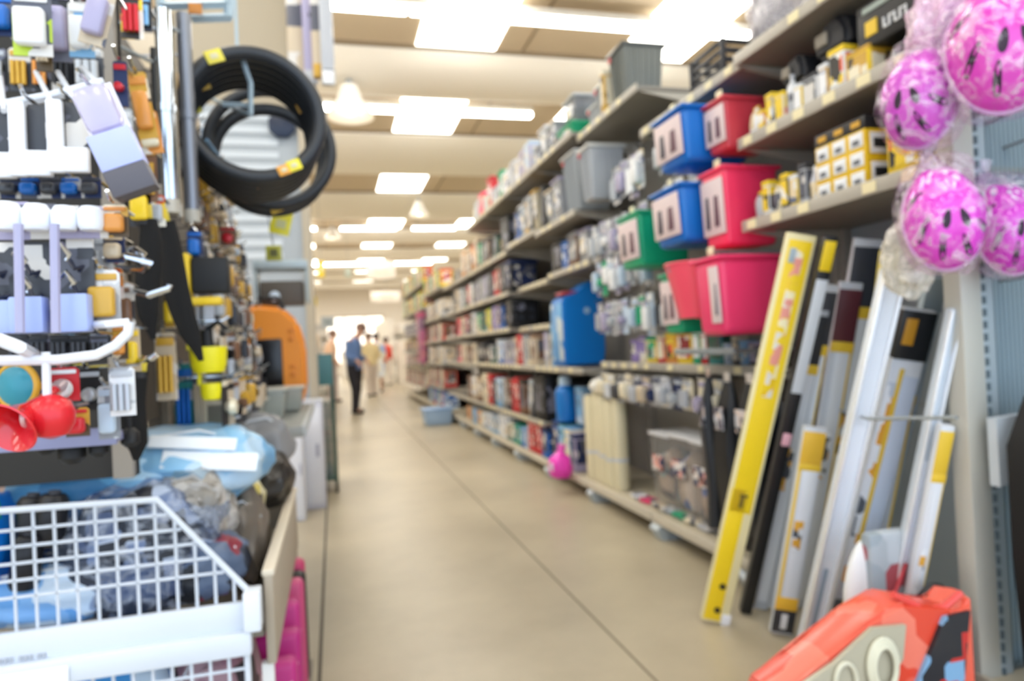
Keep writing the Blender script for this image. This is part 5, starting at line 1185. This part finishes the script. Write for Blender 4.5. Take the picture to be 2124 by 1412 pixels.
part('cart_goods', MB().box((-.02, .2, .45), (.18, .5, .62), bev=.02), mprint(('#9a948c', '#b8aea4', '#a88a80', '#8a9090'), 8), t)
def cabinet(label, x0, x1, y0, d, h, c='#dcdee8'):
    t = thing('white_cabinet', label, 'cabinet', ((x0+x1)/2, y0+d/2, 0), 0, 'pale cabinets standing by the aisle')
    W = x1-x0
    part('cabinet_body', MB().box((0, 0, h/2), (W, d, h), bev=.012), mat(c, .4), t)
    q = part('front_panel', MB().box((0, -d/2-.004, h*.5), (W*.86, .01, h*.9), bev=.003), mat('#e4e6ee', .35), t)
    part('top_edge', MB().box((0, 0, h+.006), (W+.01, d+.01, .014), bev=.003), mat('#c9ccd4', .4), t)
    part('printed_mark', MB().box((W*.3, -d/2-.012, h*.55), (W*.1, .004, h*.12), bev=.001), mat('#a6a8ba', .5), q)
cabinet('broad pale cabinet standing left under the grey shelf end', -.62, -.35, 5.0, .3, .66)
cabinet('narrow white cabinet right beside the broad one', -.345, -.235, 5.0, .3, .66)
cabinet('white cabinet with printed mark next to the teal cart', -.33, -.10, 5.34, .3, .80, '#d9dae6')
# ------------------------------------------------------------------ bargain bin in front
t = thing('bargain_bin', 'white wire fronted bargain bin with beige boards, bottom left', 'bin', (0, 0, 0))
wb = mat('#d3dae4', .3)
tl, tc, tr = P(-260, 1078, Y=1.6), P(325, 1036, Y=1.6), P(522, 1232, Y=1.6)
bl = P(-260, 1310, Y=1.6)
part('top_wire', MB().tube([tl, tc, tr], .007, 8), wb, t)
zb = tr.z-.005
x = tr.x-.035; n = 0
while x > tl.x:
    ztop = tc.z if x < tc.x else tc.z+(tr.z-tc.z)*(x-tc.x)/(tr.x-tc.x)
    if ztop-zb > .01 and n < 40: part('grid_wire', MB().tube([(x, 1.6, zb-.02), (x, 1.6, ztop)], .0034, 6), wb, t); n += 1
    x -= .0375
for i in range(1, 6):
    z = tc.z-.034*i
    if z < zb: break
    xr = tc.x+(tr.x-tc.x)*(tc.z-z)/(tc.z-tr.z)
    part('grid_wire', MB().tube([(tl.x, 1.6, z), (xr-.01, 1.6, z)], .0034, 6), wb, t)
XW = tr.x-tl.x
part('front_band', MB().box(((tl.x+tr.x)/2, 1.59, zb-.035), (XW, .02, .06), bev=.004), wb, t, 'white price band')
part('front_band', MB().box(((tl.x+tr.x)/2, 1.575, zb-.088), (XW, .03, .05), bev=.006), wb, t, 'white lower band')
part('corner_bracket', MB().box((tr.x+.004, 1.58, zb-.02), (.035, .05, .085), bev=.004), mat('#dde4ee', .3), t)
b = MB()
for i, q in enumerate((0, .008, .016, .03, .038, .046, .058, .066)): b.box((-.665+q*1.15, 1.578, zb-.056), (.006, .002, .009))
part('faint_lettering', b, mat('#a9aeb8', .5), t)
part('price_label', MB().box((-.60, 1.556, zb-.092), (.12, .003, .035), bev=.001), mat('#f6f8fc', .4), t)
# lower grid
z0 = zb-.115
x = tr.x-.012; n = 0
while x > tl.x and n < 30: part('lower_grid_wire', MB().tube([(x, 1.58, 0.02), (x, 1.58, z0)], .0036 if n else .007, 6), wb, t); x -= .037; n += 1
for i in range(12):
    z = z0-.03-.036*i
    if z > .03: part('lower_grid_wire', MB().tube([(tl.x, 1.58, z), (tr.x-.012, 1.58, z)], .0034, 6), wb, t)
# beige aisle side board: its rim climbs with the photo's line towards the back
bd = MB()
y0, y1 = 1.64, 2.62
bd.box((-.165, (y0+y1)/2, .56), (.02, y1-y0, .20), bev=.003)
part('side_board', bd, mat('#a99d8b', .6), t, 'beige aisle side board')
part('board_rim', MB().box((-.165, (y0+y1)/2, .665), (.028, y1-y0, .016), bev=.004), mat('#d9cdb8', .5), t)
part('bin_bottom', MB().box((-.65, (y0+y1)/2, .53), (.94, y1-y0-.03, .02)), mat('#8b8478', .6), t)
part('rear_board', MB().box((-.65, y1, .5), (.98, .02, .34)), mat('#8d8376', .6), t)
for x, y in ((-.175, 1.66), (-.175, 2.58), (-1.1, 2.58)): part('leg', MB().box((x, y, .23), (.025, .025, .46)), mat('#e3e3e0', .4), t)
part('lower_deck', MB().box((-.62, 2.1, .05), (1.0, .96, .02)), mat('#8b8478', .6), t)
# contents: bags
def sack(label, c, d, col, seed, rot=(0, 0, 0), cols=None, amp=.18, prt=None, scale=12, film=None, g='bagged goods heaped in the bin', neck=True):
    t = thing('bagged_goods', label, 'bag', c, 0, g); t.rotation_euler = rot
    part('bag_body', MB().blob((0, 0, 0), d, amp, 2.4, 4, seed), (mprint(cols, scale) if cols else mat(col, .35, bump=.5, scale=14)), t)
    if film: part('bag_film', MB().blob((0, 0, .004), [v*1.05 for v in d], amp*1.3, 3.2, 4, seed+1), mclear(film, .84, .12, bump=.5), t)
    if neck: part('bag_seam', MB().tube([(-d[0]*.42, -d[1]*.2, d[2]*.25), (-d[0]*.2, -d[1]*.32, d[2]*.42), (d[0]*.1, -d[1]*.3, d[2]*.46), (d[0]*.4, -d[1]*.15, d[2]*.25)], .004, 6), mat('#d9dde2', .3), t)
    if prt:
        for (x, y, z, w_, h_, c_, rt) in prt: part('printed_patch', MB().box((x, y, z), (w_, .006, h_), Matrix.Rotation(rt, 3, 'Y') @ Matrix.Rotation(RX(-38), 3, 'X'), bev=.002), mat(c_, .4), t)
    return t
sack('pale blue printed bag with white labels on top of the heap', P(400, 965, Y=1.98), (.38, .34, .22), '#9cc6e2', 21, cols=('#80b8e2', '#9cc8e8', '#72aedc', '#b8d4ea', '#8cc0e4'), scale=7, prt=[(.03, -.14, .075, .20, .035, '#eef3f8', .12), (.07, -.16, .03, .22, .05, '#e9f0f7', .12)])
sack('blue cyan printed bag at left of the heap', P(140, 1045, Y=1.88), (.34, .26, .24), '#4a94c4', 23, cols=('#4a94c4', '#5aa2d0', '#3f86b8', '#c9a89c', '#5aa2d0'), scale=9)
sack('lower pale blue bag spread across middle of the heap', P(270, 1010, Y=1.92), (.34, .26, .20), '#a8c8dc', 25, cols=('#94c0de', '#a9cce4', '#7eb2d8', '#94c0de'), scale=8)
sack('clear bag of dark cables behind the wire grid', P(290, 1150, Y=1.78), (.34, .26, .30), '#5a6478', 27, cols=('#2a3040', '#6a7894', '#3c4658', '#a9b6cc', '#1a1e28'), scale=20, film='#cdd6e6')
sack('grey translucent bag right side over the heap', P(400, 1085, Y=1.86), (.19, .24, .28), '#a8a29a', 29, cols=('#a39c92', '#c6c0b8', '#8d877e', '#b4aea6'), scale=6, film='#e9e6e2')
sack('dark goods bag under the grid on the right', P(420, 1170, Y=1.78), (.2, .24, .16), '#1e2632', 31, cols=('#1a212c', '#2c3648', '#161a22', '#8a2a3c', '#5a6a84'), scale=14)
sack('blue plastic pack at left photo edge in the bin', P(-10, 1150, Y=1.74), (.09, .2, .26), '#0a6cd0', 33, cols=('#0a66c8', '#0a78dc', '#0c58b0', '#1a9a6a'), scale=7, neck=False)
sack('light blue film bag lying low behind the grid', P(110, 1225, Y=1.74), (.36, .2, .14), '#8fc0ee', 35, cols=('#86b8ea', '#4a5870', '#6aa6e2', '#d0e2f4'), scale=10)
sack('black film bag near rear corner of the bin', P(540, 1000, Y=2.42), (.2, .28, .20), '#2a2622', 37)
sack('brown grey shiny bag along the beige side board', P(505, 1115, Y=2.02), (.13, .34, .26), '#6b6258', 39)
sack('yellow white striped bag between blue bag and board', P(505, 1040, Y=2.2), (.12, .2, .13), '#d9cf9c', 41, cols=('#d9cf9c', '#2a2a26', '#e6dfba', '#c9b85a'), scale=14)
for i, (x, y) in enumerate(((68, 1040), (112, 1035), (60, 1120))):
    t = thing('black_roll', 'black rubber roll standing in bin, %s' % ('left one of upper pair', 'right one of upper pair', 'lower one behind the grid')[i], 'roll', P(x, y, Y=1.70-.02*i), 0, 'black rubber rolls'); t.rotation_euler = (0, RX(8), 0)
    part('roll_body', MB().lathe([(.024, -.10), (.029, -.09), (.029, .0), (.022, .01), (.01, .012)], 24), mat('#131217', .4), t)
    part('roll_core', MB().lathe([(.012, .012), (.012, .018)], 16), mat('#3a3a40', .5), t)
t = thing('cable_loop', 'thick pale grey cable loop at rear of the bin', 'cable', (0, 0, 0))
part('cable', MB().tube([P(480, 905, Y=2.4), P(515, 908, Y=2.42), P(545, 925, Y=2.42), P(570, 952, Y=2.44), P(590, 975, Y=2.48), P(600, 1000, Y=2.5)], .011, 8), mat('#a9a7a4', .4), t)
part('cable_end', MB().cyl(P(480, 905, Y=2.4), P(470, 912, Y=2.4), .014, .012), BLACK, t)
sack('grey plastic wrapped bag at rear beside white cabinets', P(545, 925, Y=2.54), (.2, .12, .22), '#8f8d8c', 43, cols=None)
# lower level goods seen through the lower grid and past the board
sack('light blue pack stack on the lower deck behind grid', (-.60, 1.78, .285), (.44, .2, .44), '#3aa0e8', 45, cols=('#3aa0ea', '#58b2f0', '#2a8fdc', '#cfe4f6'), scale=9, g='goods on the lower deck')
sack('brown mauve printed pack on the lower deck, right', (-.30, 1.78, .285), (.2, .2, .44), '#8a6a72', 47, cols=('#6a5a62', '#9a7480', '#b89aa0', '#3a3438', '#a8848c'), scale=16, g='goods on the lower deck')
t = thing('magenta_box', 'magenta box with white line behind the bin corner', 'box', P(488, 1305, Y=1.70))
part('box_body', MB().box((0, 0, 0), (.06, .08, .09), bev=.003), mat('#b8309a', .4), t)
part('white_line', MB().box((0, -.042, .008), (.056, .004, .01)), mat('#e8d4e4', .4), t)
for i, (y, z, c) in enumerate(((2.50, .36, '#c43a6a'), (2.42, .28, '#141216'), (2.36, .27, '#d98a2a'), (2.28, .20, '#c64a7a'), (2.16, .14, '#c02e80'), (2.04, .10, '#b8247a'), (1.92, .07, '#c02e80'))):
    nm = ('pink mat standing farthest back below the beige board', 'black mat standing below the beige board', 'orange mat edge beside the black mat', 'rose pink mat in front of the orange one', 'magenta mat, middle of the row below board', 'deep magenta mat near the front below board', 'magenta mat closest to camera below the board')[i]
    t = thing('folded_mat', nm, 'mat', (-.20+.006*(i % 2), y, .062), 0, 'folded mats under the beige board')
    zz = min(z+.22, .385-.02*(i % 3)); b = MB().box((0, 0, zz/2), (.14, .072, zz), bev=.02, seg=3)
    part('mat_fold', b, mat(c, .5, bump=.3, scale=18), t)
    part('mat_edge', MB().tube([(-.06, -.038, .2), (.0, -.04, .22), (.06, -.038, .24)], .005, 6), mat('#e6c9d4', .5), t)
# ------------------------------------------------------------------ left gondola beyond and far hall
def far_unit(label, x0, x1, y0, y1, h, c, cols):
    t = thing('far_shelf_unit', label, 'shelf unit', ((x0+x1)/2, (y0+y1)/2, 0), 0, 'pale shelf units far down the hall')
    W, D = x1-x0, y1-y0
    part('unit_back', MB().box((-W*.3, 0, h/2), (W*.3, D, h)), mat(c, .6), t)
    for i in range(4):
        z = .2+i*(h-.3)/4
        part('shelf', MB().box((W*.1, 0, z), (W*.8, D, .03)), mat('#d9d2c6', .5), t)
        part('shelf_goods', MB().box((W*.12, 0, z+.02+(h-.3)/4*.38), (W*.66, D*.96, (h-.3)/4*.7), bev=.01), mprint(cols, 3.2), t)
PALE = ('#e9e2d6', '#f2ece2', '#d9cfc2', '#e8c48a', '#f4f0ea', '#c9c4be')  # pale tones put the far hall's veil of glare into the colours
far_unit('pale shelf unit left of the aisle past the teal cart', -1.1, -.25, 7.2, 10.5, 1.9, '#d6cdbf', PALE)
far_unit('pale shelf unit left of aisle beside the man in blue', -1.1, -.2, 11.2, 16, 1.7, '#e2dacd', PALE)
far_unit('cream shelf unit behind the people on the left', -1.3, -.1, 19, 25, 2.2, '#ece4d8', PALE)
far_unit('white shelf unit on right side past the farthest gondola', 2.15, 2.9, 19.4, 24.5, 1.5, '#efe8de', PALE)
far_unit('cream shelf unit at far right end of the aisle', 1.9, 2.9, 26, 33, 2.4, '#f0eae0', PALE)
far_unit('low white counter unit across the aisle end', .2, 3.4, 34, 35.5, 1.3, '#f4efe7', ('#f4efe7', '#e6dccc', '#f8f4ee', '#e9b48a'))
def sign(label, x, y, Y, w_, h_, c, c2, rope=True):
    p = P(x, y, Y=Y); k = px(Y, p.x)
    t = thing('hanging_sign', label, 'sign', p, 0, 'hanging aisle signs')
    part('sign_board', MB().box((0, 0, 0), (w_*k, .03, h_*k), bev=.005), mat(c, .5), t)
    part('sign_print', MB().box((0, -.018, 0), (w_*k*.5, .004, h_*k*.4), bev=.001), mat(c2, .5), t)
    part('cord', MB().cyl((0, 0, h_*k/2), (0, 0, 4.84-p.z), .004, seg=6), STEEL, t)
sign('small yellow hanging sign high at left of the aisle', 666, 558, 14, 13, 34, '#f6d62a', '#f2e9a8')
sign('pale green hanging sign mid hall', 722, 565, 19, 12, 18, '#d4e6d8', '#eef2ea')
sign('white wide hanging board above the man in blue', 790, 560, 24, 60, 36, '#f2eade', '#e6dccc')
sign('white hanging board right above the far people', 800, 615, 28, 60, 22, '#efe6da', '#d9cfc0')
t = thing('yellow_tag', 'yellow black tag sticking out of rack beside the pale units', 'tag', P(645, 625, Y=6.4))
part('tag_card', MB().box((0, 0, 0), (.10, .01, .08), bev=.003), mat('#e8c818', .4), t)
part('tag_base', MB().box((0, -.004, -.05), (.07, .01, .03), bev=.003), mat('#3a3420', .5), t)
part('tag_rod', MB().cyl((0, 0, 0), (-.16, -.62, .1), .006, seg=6), STEEL, t)
sign2 = thing('wall_poster', 'grey blue square poster on pale unit at the left', 'poster', P(680, 668, Y=18.9))
part('poster_sheet', MB().box((0, 0, 0), (.35, .02, .3)), mat('#b4bcc0', .5), sign2); part('poster_print', MB().box((0, -.012, 0), (.2, .004, .12)), mat('#8a969c', .5), sign2)
# ------------------------------------------------------------------ people
def limb(b, pts, rs, seg=12):
    b.tube(pts, rs, seg)
def person(label, loc, yaw, h, shirt, trousers, hair, skin='#c99a80', bow=.5, dress=False, arm=.3, shirt2=None, feet='#1c1a1c'):
    """faces local -Y; one skinned body, clothes and hair as children"""
    t = thing('person', label, 'person', loc, yaw, 'shoppers in the aisle'); s = h/1.75
    me = bpy.data.meshes.new('body'); 
    J = {'pel': (0, 0, .95), 'waist': (0, .01, 1.1), 'chest': (0, -.01, 1.3), 'neck': (0, -.03-.02*bow, 1.47), 'jaw': (0, -.05-.07*bow, 1.55), 'head': (0, -.05-.11*bow, 1.64), 'crown': (0, -.04-.12*bow, 1.71)}
    E_ = [('pel', 'waist'), ('waist', 'chest'), ('chest', 'neck'), ('neck', 'jaw'), ('jaw', 'head'), ('head', 'crown')]
    R_ = {'pel': .145, 'waist': .135, 'chest': .155, 'neck': .055, 'jaw': .07, 'head': .088, 'crown': .06}
    for sd, sg in (('l', -1), ('r', 1)):
        J.update({sd+'sh': (.17*sg, 0, 1.40), sd+'el': (.23*sg, .03, 1.13), sd+'wr': (.21*sg, -.14*arm*2, .95+arm*.2), sd+'hd': (.2*sg, -.16*arm*2-.04, .88+arm*.22),
                  sd+'hip': (.09*sg, 0, .88), sd+'kn': (.10*sg, -.02+.03*sg, .48), sd+'an': (.10*sg, .02+.05*sg, .09), sd+'toe': (.11*sg, -.14+.05*sg, .04)})
        E_ += [('chest', sd+'sh'), (sd+'sh', sd+'el'), (sd+'el', sd+'wr'), (sd+'wr', sd+'hd'), ('pel', sd+'hip'), (sd+'hip', sd+'kn'), (sd+'kn', sd+'an'), (sd+'an', sd+'toe')]
        R_.update({sd+'sh': .062, sd+'el': .045, sd+'wr': .03, sd+'hd': .035, sd+'hip': .095, sd+'kn': .062, sd+'an': .042, sd+'toe': .035})
        for f, (dx, dy, L) in enumerate(((-.02, -.03, .05), (-.007, -.035, .06), (.006, -.035, .06), (.018, -.03, .045))):
            n = sd+'f%d' % f; q = J[sd+'hd']; J[n+'a'] = (q[0]+dx, q[1]-.02, q[2]-.035); J[n+'b'] = (q[0]+dx*1.3, q[1]-.03, q[2]-.035-L)
            E_ += [(sd+'hd', n+'a'), (n+'a', n+'b')]; R_.update({n+'a': .009, n+'b': .007})
        q = J[sd+'hd']; J[sd+'th'] = (q[0]-.03*sg, q[1]-.03, q[2]-.03); E_.append((sd+'wr', sd+'th')); R_[sd+'th'] = .009
    ks = list(J); me.from_pydata([Vector(J[k])*s for k in ks], [(ks.index(a), ks.index(b)) for a, b in E_], [])
    o = bpy.data.objects.new('body', me); COL.objects.link(o); o.parent = t
    m = o.modifiers.new('skin', 'SKIN'); m.use_smooth_shade = True
    for i, k in enumerate(ks):
        o.data.skin_vertices[0].data[i].radius = (R_[k]*s, R_[k]*s*(.75 if k in ('pel', 'waist', 'chest') else 1)); o.data.skin_vertices[0].data[i].use_root = (k == 'pel')
    sb = o.modifiers.new('sub', 'SUBSURF'); sb.levels = 1; sb.render_levels = 2
    me.materials.append(mat(skin, .5))
    W = lambda k: Vector(J[k])*s
    b = MB(); rings = []
    def ring(c, rx, ry): return [b.b.verts.new(Vector(c)+Vector((rx*math.cos(2*PI*i/20), ry*math.sin(2*PI*i/20), 0))) for i in range(20)]
    prof = [((0, 0, .86), .19, .145), ((0, 0, .96), .185, .145), ((0, .01, 1.1), .175, .14), ((0, 0, 1.28), .20, .15), ((0, -.01, 1.4), .19, .125), ((0, -.025, 1.46), .10, .09), ((0, -.03, 1.49), .07, .07)]
    if dress: prof = [((0, 0, .45), .25, .2), ((0, 0, .7), .22, .18)]+prof[1:]
    rg = [ring(Vector(c)*s, rx*s, ry*s) for c, rx, ry in prof]
    for a, c in zip(rg, rg[1:]):
        for i in range(20): b.b.faces.new((a[i], a[(i+1) % 20], c[(i+1) % 20], c[i]))
    for sd in ('l', 'r'): b.tube([W(sd+'sh')+Vector((0, 0, .01)), (W(sd+'sh')+W(sd+'el'))/2, W(sd+'el'), (W(sd+'el')*.3+W(sd+'wr')*.7), W(sd+'wr')], [.078*s, .066*s, .058*s, .048*s, .043*s], 14)
    part('shirt', b, shirt if not isinstance(shirt, str) else mat(shirt, .7, bump=.2, scale=10), t)
    if not dress:
        b = MB()
        for sd in ('l', 'r'): b.tube([W(sd+'hip')+Vector((0, 0, .08*s)), W(sd+'hip')-Vector((0, 0, .1*s)), W(sd+'kn'), (W(sd+'kn')+W(sd+'an'))/2, W(sd+'an')-Vector((0, 0, .03*s))], [.115*s, .108*s, .083*s, .075*s, .072*s], 16)
        b.lathe([(.16*s, .82*s), (.178*s, .9*s), (.172*s, .99*s)], 18, Matrix.Diagonal((1, .78, 1, 1)))
        part('trousers', b, mat(trousers, .7), t)
    hd = W('head')
    b = MB(); b.blob(hd+Vector((0, .018, .028))*s, (.19*s, .21*s, .2*s), .05, 3, 3, 2, flat=False)
    part('hair', b, mat(hair, .8), t)
    # face features turned to -Y
    q = MB(); q.lathe([(.012*s, 0), (.006*s, .03*s)], 8, Matrix.Translation(hd+Vector((0, -.095, -.035))*s) @ Matrix.Rotation(.9, 4, 'X')); part('nose', q, mat(skin, .5), t)
    for sg in (-1, 1):
        part('eye', MB().lathe([(.009*s, 0), (.0085*s, .004*s)], 8, Matrix.Translation(hd+Vector((.03*sg, -.088, -.005))*s) @ Matrix.Rotation(PI/2, 4, 'X')), mat('#2a211e', .3), t)
        part('ear', MB().blob(hd+Vector((.088*sg, 0, -.02))*s, (.02*s, .04*s, .055*s), .02, 2, 2, 1, flat=False), mat(skin, .5), t)
        a = W(('l' if sg < 0 else 'r')+'an')
        b = MB(); b.blob((a.x, a.y-.05*s, .045*s), (.095*s, .27*s, .1*s), .03, 2, 3, 1); part('shoe', b, mat(feet, .5), t)
    part('mouth', MB().box(hd+Vector((0, -.094, -.055))*s, (.04*s, .006, .008*s)), mat('#a86a60', .5), t)
    return t
person('person in blue shirt and black trousers standing in the aisle', (.38, 13.4, 0), RX(62), 1.72, '#5a76a6', '#1d1c24', '#7a5e52', bow=1.3, arm=.5)
person('person in pale top and white and blue clothes behind blue shirt', (1.20, 20.0, 0), RX(170), 1.70, mprint(('#e9e6da', '#dfe6f0', '#8fb0e0', '#f2efe6', '#b8cdea'), 6), '#9fb8e0', '#4a3e3a', bow=.2, dress=True)
person('person in a yellow top just right of the blue shirt', (.95, 18.4, 0), RX(200), 1.68, '#efdcaa', '#d9ccc0', '#8a7466', bow=.4)
person('person with red top far down the aisle at right', (1.75, 24.0, 0), RX(150), 1.66, '#d84a3a', '#e6ddd4', '#3a1c1c', bow=.2)
person('person in pale orange top at left behind the cart', (-.06, 17.0, 0), RX(100), 1.74, '#f0c8a8', '#b9a9a4', '#8a6a5a', bow=.3, skin='#e0b49a')
